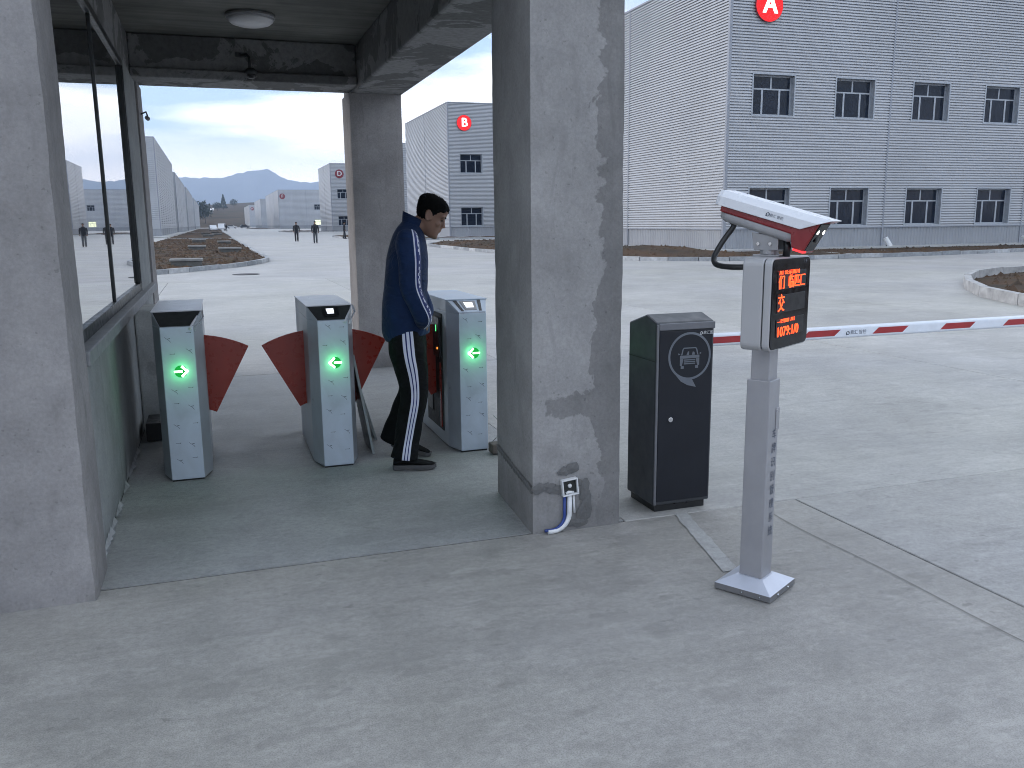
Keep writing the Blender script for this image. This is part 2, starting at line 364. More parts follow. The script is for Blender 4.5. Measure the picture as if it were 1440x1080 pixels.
# ------------------------------------------------------------------ mesh helpers
class MB:
    def __init__(s): s.v = []; s.f = []; s.mi = []
    def add(s, vs, fs, mi=0):
        o = len(s.v); s.v += [tuple(v) for v in vs]
        for f in fs: s.f.append([i + o for i in f]); s.mi.append(mi)
    def box(s, x0, x1, y0, y1, z0, z1, mi=0):
        s.add([(x0, y0, z0), (x1, y0, z0), (x1, y1, z0), (x0, y1, z0), (x0, y0, z1), (x1, y0, z1), (x1, y1, z1), (x0, y1, z1)],
              [(0, 3, 2, 1), (4, 5, 6, 7), (0, 1, 5, 4), (1, 2, 6, 5), (2, 3, 7, 6), (3, 0, 4, 7)], mi)
    def prism(s, poly, axis, a0, a1, mi=0):
        """poly: 2-D outline (counter-clockwise) in the plane across axis; extruded from a0 to a1"""
        n = len(poly)
        def P(p, a): return {'x': (a, p[0], p[1]), 'y': (p[0], a, p[1]), 'z': (p[0], p[1], a)}[axis]
        vs = [P(p, a0) for p in poly] + [P(p, a1) for p in poly]
        fs = [tuple(range(n)), tuple(range(2 * n - 1, n - 1, -1))] + [(i, i + n, (i + 1) % n + n, (i + 1) % n) for i in range(n)]
        s.add(vs, fs, mi)
    def tube(s, pts, rad, seg=8, mi=0, cap=True):
        pts = [Vector(p) for p in pts]
        if not hasattr(rad, '__len__'): rad = [rad] * len(pts)
        vs = []; prev = None
        for i, p in enumerate(pts):
            t = (pts[min(i + 1, len(pts) - 1)] - pts[max(i - 1, 0)]).normalized()
            if prev is None:
                a = Vector((0, 0, 1)) if abs(t.z) < .9 else Vector((1, 0, 0)); x = t.cross(a).normalized()
            else: x = (prev - t * prev.dot(t)).normalized()
            prev = x; y = t.cross(x)
            vs += [p + (x * cos(2 * pi * k / seg) + y * sin(2 * pi * k / seg)) * rad[i] for k in range(seg)]
        fs = [(i * seg + k, i * seg + (k + 1) % seg, (i + 1) * seg + (k + 1) % seg, (i + 1) * seg + k) for i in range(len(pts) - 1) for k in range(seg)]
        if cap: fs += [tuple(range(seg - 1, -1, -1)), tuple(range((len(pts) - 1) * seg, len(pts) * seg))]
        s.add(vs, fs, mi)
    def rings(s, rings, mi=0, cap=True, mifun=None):
        n = len(rings[0]); o = len(s.v)
        for r in rings: s.v += [tuple(p) for p in r]
        for i in range(len(rings) - 1):
            for k in range(n):
                s.f.append([o + i * n + k, o + i * n + (k + 1) % n, o + (i + 1) * n + (k + 1) % n, o + (i + 1) * n + k])
                s.mi.append(mifun(i, k) if mifun else mi)
        if cap:
            s.f.append([o + k for k in range(n - 1, -1, -1)]); s.mi.append(mi)
            s.f.append([o + (len(rings) - 1) * n + k for k in range(n)]); s.mi.append(mi)
    def ellipsoid(s, c, r, seg=12, rg=8, mi=0):
        c = Vector(c); rr = []
        for i in range(rg + 1):
            a = -pi / 2 + pi * (i if 0 < i < rg else (.06 if i == 0 else rg - .06)) / rg
            rr.append([c + Vector((r[0] * cos(a) * cos(2 * pi * k / seg), r[1] * cos(a) * sin(2 * pi * k / seg), r[2] * sin(a))) for k in range(seg)])
        s.rings(rr, mi)
    def mesh(s, name, mats, smooth=False, recalc=True):
        me = bpy.data.meshes.new(name); me.from_pydata(s.v, [], s.f)
        mats = mats if isinstance(mats, (list, tuple)) else [mats]
        for m in mats: me.materials.append(m)
        me.polygons.foreach_set('material_index', s.mi)
        if recalc:
            b = bmesh.new(); b.from_mesh(me); bmesh.ops.recalc_face_normals(b, faces=b.faces[:]); b.to_mesh(me); b.free()
        if smooth: me.polygons.foreach_set('use_smooth', [True] * len(me.polygons))
        me.update(); return me
    def build(s, name, mats, parent=None, smooth=False, bevel=0, loc=None, rot=None, recalc=True, seg=2):
        return place(name, s.mesh(name, mats, smooth, recalc), parent, loc, rot, bevel, seg)
def place(name, me, parent=None, loc=None, rot=None, bevel=0, seg=2):
    o = bpy.data.objects.new(name, me); COL.objects.link(o)
    if parent: o.parent = parent
    if loc: o.location = loc
    if rot: o.rotation_euler = rot
    if bevel:
        b = o.modifiers.new('bevel', 'BEVEL'); b.width = bevel; b.segments = seg; b.limit_method = 'ANGLE'; b.angle_limit = R(40)
    return o
def thing(name, label, cat, loc=(0, 0, 0), rz=0, group=None):
    o = bpy.data.objects.new(name, None); COL.objects.link(o); o.location = loc; o.rotation_euler = (0, 0, rz)
    o.empty_display_size = .1; tag(o, label, cat, group); return o
def tag(o, label=None, cat=None, group=None, kind=None):
    if label: o['label'] = label
    if cat: o['category'] = cat
    if group: o['group'] = group
    if kind: o['kind'] = kind
    return o
def struct(o): o['kind'] = 'structure'; return o
def text_mesh(body, size, mat, extrude=.0, align='CENTER', shear=0, spacing=1.0):
    c = bpy.data.curves.new('lettering', 'FONT'); c.body = body; c.size = size; c.extrude = extrude
    c.align_x = align; c.align_y = 'CENTER'; c.shear = shear; c.space_line = spacing; c.resolution_u = 3
    o = bpy.data.objects.new('tmp', c); COL.objects.link(o); bpy.context.view_layer.update()
    d = bpy.context.evaluated_depsgraph_get(); me = bpy.data.meshes.new_from_object(o.evaluated_get(d)); bpy.data.objects.remove(o)
    me.materials.clear(); me.materials.append(mat); return me
def copy_tree(o, loc=None):
    c = o.copy(); COL.objects.link(c)
    if loc: c.location = loc
    for ch in list(o.children):
        k = ch.copy(); COL.objects.link(k); k.parent = c
        for g in list(ch.children):
            q = g.copy(); COL.objects.link(q); q.parent = k
    return c
def rrect(x0, x1, z0, z1, r, n=5):
    out = []
    for cx, cz, a0 in ((x1 - r, z0 + r, -90), (x1 - r, z1 - r, 0), (x0 + r, z1 - r, 90), (x0 + r, z0 + r, 180)):
        for i in range(n + 1):
            a = R(a0 + 90 * i / n); out.append((cx + r * cos(a), cz + r * sin(a)))
    return out

# ------------------------------------------------------------------ ground, yard, hills
def sheet(name, mat, rects, z):
    mb = MB()
    for x0, x1, y0, y1 in rects: mb.add([(x0, y0, z), (x1, y0, z), (x1, y1, z), (x0, y1, z)], [(0, 1, 2, 3)])
    return struct(mb.build(name, mat))
SX = [-12.5 + .5 - 4.25, -12.0 + .0, ]  # placeholder, replaced below
SX = [-9.75, -5.5, -1.25, 3.0, 7.25, 11.5, 15.75, 20.0]
SY = [-12.3, -6.9, -1.5, 3.9, 9.3, 14.7, 20.1, 25.5]
NX0, NX1, NY0, NY1 = SX[0], SX[-1], SY[0], SY[-1]
# terrain: one sheet out to the horizon, rising into a brown hillside beyond the yard
mb = MB(); rs = [0, 60, 200, 420, 560, 640, 720, 820, 950, 1150, 1400, 1750, 2200, 3000, 4200, 7200]
na = 96
def terr(r, az):
    if r < 600: return -.06
    k = max(0, min(1, (r - 600) / 900)); kk = k * k * (3 - 2 * k)
    bump = .55 + .45 * sin(az * 9.0 + 1.1) * .7 + .3 * sin(az * 23 + .4)
    front = max(0, cos(az - R(6)))
    return -.06 + kk * 25 * max(0, bump) * front * (1 if r < 2300 else max(0, 1 - (r - 2300) / 1500)) + min(9, max(0, (r - 600) * .045)) * front
vs = [(0, 0, -.06)]
for r in rs[1:]:
    for k in range(na):
        az = 2 * pi * k / na; vs.append((r * sin(az), r * cos(az), terr(r, az if az < pi else az - 2 * pi)))
fs = [(0, 1 + k, 1 + (k + 1) % na) for k in range(na)]
for i in range(len(rs) - 2):
    o = 1 + i * na
    fs += [(o + k, o + na + k, o + na + (k + 1) % na, o + (k + 1) % na) for k in range(na)]
mb.add(vs, fs); struct(mb.build('terrain', M['terrain'], smooth=True))
# mountains: ridge line given by its height over azimuth, real slopes with spurs, about 6 km off
PK = [(-70, .045), (-40, .058), (-14, .056), (-7, .05), (-2.6, .0520), (-0.9, .0543), (0.7, .0535), (1.8, .0590), (2.6, .0617), (3.1, .0622), (3.5, .0640), (3.9, .0600), (4.3, .0556), (5.0, .0525), (5.6, .0505), (7.1, .0520), (10, .045), (14, .052), (20, .040), (28, .056), (40, .05), (60, .055), (80, .05)]
def ridge(a):
    for (a0, h0), (a1, h1) in zip(PK, PK[1:]):
        if a0 <= a <= a1: return h0 + (h1 - h0) * (a - a0) / (a1 - a0)
    return .045
def jag(a): return .0016 * noise.noise(Vector((a * .9, 2, 1))) + .0011 * noise.noise(Vector((a * 2.7, 5, 1))) + .0006 * noise.noise(Vector((a * 7, 8, 1)))
mb = MB(); NA = 900; NR = 26; vs = []
for i in range(NA + 1):
    a = -70 + 150 * i / NA
    for j in range(NR + 1):
        q = j / NR; r = 4900 + q * 1900
        prof = max(0, 1 - abs(q - .5) / .5) ** 1.05
        d = Vector((sin(R(a)), cos(R(a)))) * r
        nz = noise.fractal(Vector((d.x / 520, d.y / 520, 1.7)), 1.0, 2.0, 6)
        spur = abs(noise.noise(Vector((a * 1.1, q * 2.2, 3.3)))) * .35
        h = (ridge(a) - .0052 + jag(a)) * 6000 * (prof * (1 - spur * (1 - prof)) + .10 * nz * (prof * (1 - prof) * 3.0)) + nz * 7 * prof
        vs.append((d.x, d.y, max(-3, h - 2)))
fs = [(i * (NR + 1) + j, (i + 1) * (NR + 1) + j, (i + 1) * (NR + 1) + j + 1, i * (NR + 1) + j + 1) for i in range(NA) for j in range(NR)]
mb.add(vs, fs); struct(mb.build('mountains', M['mountain'], smooth=True))

# yard: near slabs as pieces with recessed joints, the far yard as one sheet
yard = sheet('concrete_yard', M['yardfar'], [(-60, NX0, NY0, 640), (NX1, 130, NY0, 640), (NX0, NX1, NY1, 640), (-60, 130, -40, NY0)], 0)
sheet('joint_bed', M['joint'], [(NX0, NX1, NY0, NY1)], -.0065)
g = .0045
for i in range(len(SX) - 1):
    for j in range(len(SY) - 1):
        x0, x1, y0, y1 = SX[i] + g, SX[i + 1] - g, SY[j] + g, SY[j + 1] - g
        mb = MB()
        if i == 2 and j == 3:
            for xa, xb in ((x0, -.606), (1.946, SX[4] - g)):
                mb = MB(); mb.box(xa, xb, y0, y1, -.028, 0); mb.build('concrete_slab', M['yard'], yard, bevel=.004, seg=1)
            continue
        if i == 3 and j == 3: continue
        mb.box(x0, x1, y0, y1, -.028, random.uniform(-.0015, .0015))
        o = mb.build('concrete_slab', M['yardold'] if i <= 2 and j <= 2 else M['yard'], yard, bevel=.004, seg=1)
# a repaired crack line and a sawn joint in the foreground, shallow recessed filler
mb = MB(); x = 2.735
pts = [(2.735 + .03 * noise.noise(Vector((0, y * 1.3, 5))), y) for y in [3.85 - .12 * k for k in range(24)]]
for (xa, ya), (xb, yb) in zip(pts, pts[1:]):
    mb.add([(xa - .0018, ya, .0045), (xa + .0018, ya, .0045), (xb + .0018, yb, .0045), (xb - .0018, yb, .0045)], [(0, 1, 2, 3)])
struct(mb.build('yard_crack', M['joint']))
# passage floor under the gatehouse roof
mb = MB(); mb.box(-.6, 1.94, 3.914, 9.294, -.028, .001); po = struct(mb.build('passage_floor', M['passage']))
# filled cable trench between barrier cabinet and camera post
mb = MB(); zt = .0045
ts = [k / 14 for k in range(15)]
L = [(2.235 - .18 * q + .012 * noise.noise(Vector((q * 9, 1, 0))), 3.9 - .76 * q) for q in ts]; Rr = [(2.31 - .175 * q + .012 * noise.noise(Vector((q * 9, 5, 0))), 3.9 - .76 * q) for q in ts]
for k in range(14): mb.add([(*L[k], zt), (*Rr[k], zt), (*Rr[k + 1], zt), (*L[k + 1], zt)], [(0, 1, 2, 3)])
struct(mb.build('trench_patch', M['trench']))

# ------------------------------------------------------------------ gatehouse
gh = thing('gatehouse', 'grey cement rendered gatehouse with square pillars and a flat roof over the pedestrian passage', 'gatehouse', (0, 4, 0))
def gpart(name, mat, boxes, bevel=.012, parent=None):
    mb = MB()
    for b in boxes: mb.box(b[0], b[1], b[2] - 4, b[3] - 4, b[4], b[5])
    return mb.build(name, mat, parent or gh, bevel=bevel, recalc=False)
def rough_pillar(name, mat, x0, x1, y0, y1, z0, z1, label=None, xr=None):
    """square pillar with hand-trowelled, slightly wavy arrises"""
    mb = MB(); nz = 40; rings = []
    per = []
    nseg = 8
    cs = [(x0, y0), (x1, y0), (x1, y1), (x0 if xr is None else xr, y1)]
    for k in range(4):
        a, b = cs[k], cs[(k + 1) % 4]
        for q in range(nseg): per.append((a[0] + (b[0] - a[0]) * q / nseg, a[1] + (b[1] - a[1]) * q / nseg, q == 0))
    cx, cy = (x0 + x1) / 2, (y0 + y1) / 2
    for i in range(nz + 1):
        z = z0 + (z1 - z0) * i / nz; ring = []
        for px, py, corner in per:
            w = noise.noise(Vector((px * 2.2, py * 2.2, z * 1.6))) * .006 + noise.noise(Vector((px * 9, py * 9, z * 9))) * .0022
            if corner: w -= .006 + abs(noise.noise(Vector((px, py, z * 7)))) * .006
            d = Vector((px - cx, py - cy)); ring.append((px + d.x * w * 2.5, py - 4 + d.y * w * 2.5, z))
        rings.append(ring)
    mb.rings(rings); o = mb.build(name, mat, gh)
    if label: o['label'] = label
    return o
rough_pillar('pillar', M['pillar_r'], 1.42, 1.905, 3.88, 4.62, 0, 2.868, 'damp-stained square pillar beside the barrier cabinet', 1.472)
rough_pillar('pillar', M['pillar'], -1.40, -.565, 3.79, 4.22, 0, 2.898, 'square pillar at the left edge of the passage')
rough_pillar('pillar', M['pillar'], 1.42, 1.97, 9.28, 9.80, 0, 2.868, 'far square pillar behind the person')
rough_pillar('pillar', M['pillar'], -1.2, -.58, 9.25, 9.85, 0, 2.898, 'far left pillar at the end of the guardroom wall')
gpart('low_pier', M['plaster'], [(-.598, -.462, 7.0, 7.5, 0, .93)])
gpart('wall', M['wall'], [(-.84, -.6, 4.21, 9.24, 0, .93), (-.84, -.602, 8.12, 9.24, .93, 2.9), (-5.2, -1.38, 3.84, 4.04, 0, 3.28), (-5.2, -5.0, 4.04, 9.7, 0, 3.28), (-5.0, -.84, 9.5, 9.7, 0, 3.28)])
gpart('beam', M['beam'], [(1.47, 1.985, 3.9, 9.98, 2.87, 3.295)], .02)
gpart('beam', M['beam'], [(-.62, 1.468, 9.05, 9.55, 2.985, 3.295), (-.62, 1.468, 8.99, 9.55, 2.9, 2.985)], .012)
gpart('beam', M['beam'], [(-.98, -.622, 3.84, 9.55, 2.9, 3.295)], .012)
gpart('beam', M['beam'], [(-.62, 1.468, 3.92, 4.3, 2.93, 3.295)], .012)
gpart('roof_slab', M['ceiling'], [(-5.6, 2.3, 3.3, 10.4, 3.3, 3.47)], .01)
gpart('parapet', M['pillar'], [(-5.6, 2.3, 3.3, 3.45, 3.472, 3.9), (-5.6, 2.3, 10.25, 10.4, 3.472, 3.9), (2.15, 2.3, 3.452, 10.248, 3.472, 3.9), (-5.6, -5.45, 3.452, 10.248, 3.472, 3.9)])
# guardroom window
wf = gpart('window', M['gframe'], [(-.665, -.615, 4.215, 8.1, 1.0, 1.065), (-.665, -.615, 4.215, 8.1, 2.84, 2.898), (-.665, -.615, 4.215, 4.27, 1.065, 2.84), (-.665, -.612, 8.03, 8.1, 1.065, 2.84), (-.65, -.624, 6.16, 6.2, 1.065, 2.84)], .004)
for y0, y1, tilt in ((4.27, 6.16, .0), (6.2, 8.03, .002)):
    mb = MB(); x = -.635
    mb.add([(x, y0 - 4, 1.065), (x + tilt * (y1 - y0), y1 - 4, 1.065), (x + tilt * (y1 - y0), y1 - 4, 2.84), (x, y0 - 4, 2.84), (x - .006, y0 - 4, 1.065), (x - .006 + tilt * (y1 - y0), y1 - 4, 1.065), (x - .006 + tilt * (y1 - y0), y1 - 4, 2.84), (x - .006, y0 - 4, 2.84)],
           [(0, 1, 2, 3), (7, 6, 5, 4), (0, 4, 5, 1), (1, 5, 6, 2), (2, 6, 7, 3), (3, 7, 4, 0)])
    mb.build('pane', M['gglass'], wf)
mb = MB()
for k in range(2): mb.box(-.612 + .001, -.604, 8.04 - 4 + .025 * k, 8.05 - 4 + .025 * k, 1.07, 2.84)
mb.build('frame_bead', M['gframe'], wf)
gpart('sill', M['sill'], [(-.86, -.556, 4.225, 9.23, .932, 1.0)], .006)
# caulk along the foot of the wall, chipped
mb = MB(); random.seed(3)
y = 4.25
while y < 6.6:
    l = random.uniform(.06, .2); w = random.uniform(.012, .03)
    if random.random() < .8: mb.add([(-.598, y - 4, .008), (-.598 + w, y - 4 + .01, .008), (-.598 + w * .8, y + l - 4, .008), (-.598, y + l - 4, .03 + w * .5)], [(0, 1, 2, 3)])
    y += l
mb.add([(-.5965, 5.55 - 4, .03), (-.5965, 5.72 - 4, .02), (-.5965, 5.75 - 4, .12), (-.5965, 5.70 - 4, .24), (-.5965, 5.62 - 4, .16)], [(0, 1, 2, 3, 4)])
tag(mb.build('caulk', M['caulk'], gh, recalc=False), kind='stuff')
# mortar chase patched round the foot of the damp pillar
mb = MB(); random.seed(11)
def blot(c, u, v, n, ru, rv, off):
    ps = []
    for k in range(n):
        a = 2 * pi * k / n; q = random.uniform(.7, 1.2)
        ps.append(Vector(c) + Vector(u) * (ru * q * cos(a)) + Vector(v) * (rv * q * sin(a)))
    nrm = Vector(u).cross(Vector(v)); base = len(mb.v)
    mb.add([p + nrm * .001 for p in ps] + [Vector(c) + nrm * off], [(k, (k + 1) % n, n) for k in range(n)])
for k in range(9):       # front face band
    blot((1.44 + k * .027, 3.876 - 4, .235 + .012 * sin(k)), (1, 0, 0), (0, 0, 1), 10, .03, .026, .006)
for dx, dz, ru, rv in ((1.63, .33, .05, .03), (1.585, .315, .03, .025), (1.70, .2, .028, .07), (1.69, .09, .035, .06), (1.715, .14, .03, .08), (1.66, .04, .06, .03)):
    blot((dx, 3.875 - 4, dz), (1, 0, 0), (0, 0, 1), 12, ru, rv, .007)
for k in range(16):      # left face band, rising towards the back
    blot((1.4165 + .0703 * (.02 + k * .045), 3.90 + k * .045 - 4, .235 + k * .003), (-.07, -.9975, 0), (0, 0, 1), 10, .034, .022, .006)
tag(mb.build('mortar_patch', M['mortar'], gh, recalc=False), kind='stuff')
# junction box and conduits at the pillar foot
jb = thing('junction_box', 'open white junction box with a bent white conduit at the foot of the damp-stained pillar', 'junction box', (1.615, 3.868, .235))
mb = MB(); s_ = .043; 
for b in ((-s_, s_, s_ - .007, s_), (-s_, s_, -s_, -s_ + .007), (-s_, -s_ + .007, -s_ + .007, s_ - .007), (s_ - .007, s_, -s_ + .007, s_ - .007)):
    mb.box(b[0], b[1], -.016, .012, b[2], b[3])
mb.build('box_frame', M['whiteplastic'], jb, bevel=.0015, rot=(0, R(-6), 0))
mb = MB(); mb.box(-.037, .037, .0, .012, -.037, .037); mb.build('box_back', M['recess'], jb, rot=(0, R(-6), 0))
mb = MB(); mb.ellipsoid((0, -.004, .006), (.011, .009, .011)); mb.tube([(-.02, -.004, -.034), (-.008, -.006, -.026), (.02, -.005, -.03)], .008, 6); mb.build('wire_end', M['whiteplastic'], jb, smooth=True)
def bend(x0, zt_, zb, r, dx, n=8):
    pts = [(x0, 0, zt_), (x0, 0, zb + r)]
    for k in range(1, n + 1):
        a = pi / 2 * k / n; pts.append((x0 - r + r * cos(a), -.006 * k / n, zb + r - r * sin(a)))
    pts.append((x0 - r - dx, -.008, zb)); return pts
mb = MB(); mb.tube(bend(.0, -.045, -.222, .09, .03), .013, 10); mb.build('conduit', M['whiteplastic'], jb, smooth=True)
mb = MB(); mb.tube(bend(-.027, -.045, -.215, .07, .04), .008, 8); mb.build('cable', M['blueplastic'], jb, smooth=True)
mb = MB(); mb.tube([(.022, .0, -.045), (.024, .0, -.09), (.028, .002, -.14)], .006, 6); mb.build('cable', M['whiteplastic'], jb, smooth=True)
# ceiling lamp and dome camera
cl = thing('ceiling_lamp', 'round opal ceiling lamp under the gatehouse roof', 'lamp', (.43, 8.05, 3.298))
mb = MB(); mb.rings([[(r * cos(2 * pi * k / 40), r * sin(2 * pi * k / 40), z) for k in range(40)] for r, z in ((.2, -.0), (.205, -.02), (.2, -.035))]); mb.build('base_ring', M['camgrey'], cl, smooth=True)
mb = MB(); mb.rings([[(r * cos(2 * pi * k / 40), r * sin(2 * pi * k / 40), z) for k in range(40)] for r, z in ((.19, -.034), (.185, -.055), (.16, -.075), (.11, -.09), (.05, -.097), (.005, -.099))]); mb.build('lamp_cover', M['lampshade'], cl, smooth=True)
dc = thing('dome_camera', 'small dark dome camera on a bent arm at the rear beam', 'security camera', (.42, 8.985, 3.13))
mb = MB(); mb.box(-.1, .0, -.03, .0, -.02, .02); mb.build('bracket', M['gframe'], dc, bevel=.004)
mb = MB(); mb.tube([(-.05, -.02, 0), (.0, -.06, .0), (.02, -.08, -.03), (.022, -.085, -.13)], .014, 8); mb.build('arm', M['gframe'], dc, smooth=True)
mb = MB(); mb.ellipsoid((.03, -.085, -.16), (.055, .055, .04), 16, 10); mb.build('dome_housing', M['gframe'], dc, smooth=True)
mb = MB(); mb.ellipsoid((.03, -.085, -.19), (.045, .045, .035), 16, 10); mb.build('dome_glass', M['blackplastic'], dc, smooth=True)

wc = thing('wall_camera', 'tiny bullet camera on a short arm at the far left pillar', 'security camera', (-.58, 9.45, 2.62))
mb = MB(); mb.tube([(0, 0, 0), (.05, -.02, .02), (.06, -.03, -.02)], .008, 6); mb.build('arm', M['gframe'], wc, smooth=True)
mb = MB(); mb.tube([(.05, .02, -.03), (.065, -.07, -.05)], .02, 10); mb.build('camera_body', M['camgrey'], wc, smooth=True)
# ------------------------------------------------------------------ turnstiles
def film_marks(mb, x0, x1, zlist, y, seed, mirror=1):
    rnd = random.Random(seed)
    def stroke(xa, za, xb, zb, w):
        d = Vector((xb - xa, 0, zb - za)); n = Vector((-d.z, 0, d.x)).normalized() * w / 2
        a, b = Vector((xa, y, za)), Vector((xb, y, zb)); mb.add([a - n, b - n, b + n, a + n], [(0, 1, 2, 3)])
    for i, z in enumerate(zlist):
        for j in range(2):
            cx = x0 + (x1 - x0) * (.3 if j else .78) + rnd.uniform(-.018, .014); zz = z + rnd.uniform(-.02, .02)
            if (i + j) % 2 == 0:
                stroke(cx - .015, zz, cx + .012, zz, .002); stroke(cx + .008, zz - .002, cx + .014, zz + .002, .004)
            else:
                stroke(cx - .018, zz + .012, cx + .012, zz - .012, .002); stroke(cx + .0, zz + .001, cx + .014, zz + .004, .0035); stroke(cx + .010, zz - .012, cx + .016, zz - .02, .002)
def arrow_mesh(sgn, mb, y, r=.026):
    mb.prism([(sgn * a * r, b * r) for a, b in (((-1, -.16), (.25, -.16), (.25, .16), (-1, .16)) if sgn > 0 else ((-1, .16), (.25, .16), (.25, -.16), (-1, -.16)))], 'y', y - .003, y)
    for s in (1, -1):
        a = Vector((1.0, 0)); b = Vector((.15, .85 * s)); d = (a - b).normalized(); n = Vector((-d.y, d.x)) * .17
        pts = [b - n, a - n + d * .05, a + n + d * .05, b + n]
        mb.prism([(sgn * p.x * r, p.y * r) for p in pts], 'y', y - .003 - .0004 * s, y)
def sector(side):
    """flap outline in x,z measured from the body side, pivot low inside the body"""
    px, pz = -.095, .06
    r0, r1 = .30, .79
    a0, a1 = R(88), R(62)
    out = []
    for k in range(9): a = a0 + (a1 - a0) * k / 8; out.append((side * (px + r1 * cos(a)), pz + r1 * sin(a)))
    for k in range(6): a = a1 + (a0 - a1) * k / 5; out.append((side * (px + r0 * cos(a)), pz + r0 * sin(a)))
    return out
def turnstile(x, y, label, direction, flaps, reader, opened=False, film=False, seed=1, marks=True):
    t = thing('flap_turnstile', label, 'turnstile', (x, y, 0), 0, 'flap turnstiles across the passage')
    hw, fw, dch, Ln, zt_, zf = .143, .095, .16, 1.12, 1.03, .955
    # body: octagonal in plan, front edge narrower, closed sides
    mb = MB()
    def ring(z, f=0): return [(-fw, f, z), (fw, f, z), (hw, max(dch, f), z), (hw, Ln - dch, z), (fw, Ln, z), (-fw, Ln, z), (-hw, Ln - dch, z), (-hw, max(dch, f), z)]
    mb.rings([ring(0.012), ring(zf)], 0, mifun=lambda i, k: 0 if k in (0, 4) else 1)
    mb.build('body', [M['steel'], M['steelside']], t, bevel=.004)
    mb = MB(); mb.box(-fw + .004, fw - .004, .01, Ln - .01, 0, .013); mb.build('plinth', M['recess'], t)
    # head: slanting reader panel front and back, flat lid
    mb = MB()
    top = [(-hw, dch, zt_), (hw, dch, zt_), (hw, Ln - dch, zt_), (-hw, Ln - dch, zt_)]
    lo = ring(zf + .001); o = top + lo
    #           0..3 top                 4 fl 5 fr 6 r1 7 r2 8 br 9 bl 10 l2 11 l1
    mb.add(o, [(0, 1, 2, 3), (1, 6, 7, 2), (3, 10, 11, 0), (0, 4, 5, 1), (0, 11, 4), (1, 5, 6), (2, 8, 9, 3), (2, 7, 8), (3, 9, 10)])
    mb.build('head', [M['steelside']], t, bevel=.003)
    mb = MB(); e = .004
    mb.box(-hw - e, hw + e, dch - .012, Ln - dch + .012, zt_ + .001, zt_ + .008); mb.build('lid', M['filmwhite'] if not reader == 'steel' else M['steel'], t, bevel=.002)
    # slanting panel: proud sheet on the front slope
    n = Vector((0, -(zt_ - zf), dch)).normalized()
    def sl(u, v, h=.0): # u -1..1 , v 0..1 up the slope
        w = (fw + (hw - fw) * v) * .985; p = Vector((u * w, dch * v, zf + (zt_ - zf) * v)) + n * h; return p
    def slq(u0, u1, v0, v1, h0, h1, mat, name):
        m_ = MB(); a = [sl(u0, v0, h0), sl(u1, v0, h0), sl(u1, v1, h0), sl(u0, v1, h0)]; b = [sl(u0, v0, h1), sl(u1, v0, h1), sl(u1, v1, h1), sl(u0, v1, h1)]
        m_.add(a + b, [(0, 3, 2, 1), (4, 5, 6, 7), (0, 1, 5, 4), (1, 2, 6, 5), (2, 3, 7, 6), (3, 0, 4, 7)]); return m_.build(name, mat, t)
    if reader == 'steel':
        slq(-.96, .96, .05, .98, .001, .004, M['steel'], 'reader_panel')
        for u in (-.62, .62): slq(u - .09, u + .09, .12, .92, .0042, .006, M['blackplastic'], 'reader_strip')
        slq(-.4, .4, .2, .85, .0042, .007, M['camgrey'], 'card_reader'); slq(-.24, .24, .36, .74, .0072, .0085, M['screen'], 'reader_screen')
    else:
        slq(-.97, .97, .03, .99, .001, .004, M['recess'], 'reader_panel')
        if reader == 'dark_screen':
            slq(-.42, .42, .2, .85, .0042, .007, M['blackplastic'], 'card_reader'); slq(-.2, .17, .40, .74, .0072, .0085, M['screen'], 'reader_screen')
        # torn protective film standing up round the opening
        m_ = MB(); c = [(hw - .002, dch - .01, zt_), (hw + .004, .09, zt_ - .035), (fw + .008, .0, zf - .005), (fw + .002, -.004, zf - .03)]
        for k in range(3):
            a, b = Vector(c[k]), Vector(c[k + 1]); out_ = Vector((.012, -.012, .006))
            m_.add([a, b, b + out_, a + out_], [(0, 1, 2, 3)])
        m_.tube([(fw - .022, -.006, zf - .018), (fw + .0, .02, zf + .02), (fw + .025, .07, zf + .055)], [.009, .007, .004], 8)
        m_.build('peeled_film', M['filmwhite'], t, smooth=True)
    # lit arrow
    mb = MB(); mb.prism([(.036 * cos(2 * pi * k / 28), .036 * sin(2 * pi * k / 28)) for k in range(28)], 'y', -.0035, .001)
    ad = mb.build('arrow_light', M['arrowdisc'], t, loc=(0.005, 0, .685))
    mb = MB(); arrow_mesh(direction, mb, -.004, .037); mb.build('arrow', M['arrow'], ad)
    lp = bpy.data.lights.new('arrow_lamp', 'POINT'); lp.energy = .30; lp.color = (.08, 1, .22); lp.shadow_soft_size = .03
    lo_ = bpy.data.objects.new('arrow_lamp', lp); COL.objects.link(lo_); lo_.parent = ad; lo_.location = (0, -.055, 0)
    # printed film
    mb = MB(); film_marks(mb, -fw, fw, [.90, .80, .58, .47, .36, .25, .13], -.0016, seed)
    tag(mb.build('film_print', M['ink'], t, recalc=False), kind='stuff')
    for s in flaps:
        mb = MB(); mb.prism([(s * hw + p[0], p[1]) for p in sector(s)], 'y', .46, .475); mb.build('flap', M['flap'], t, bevel=.003)
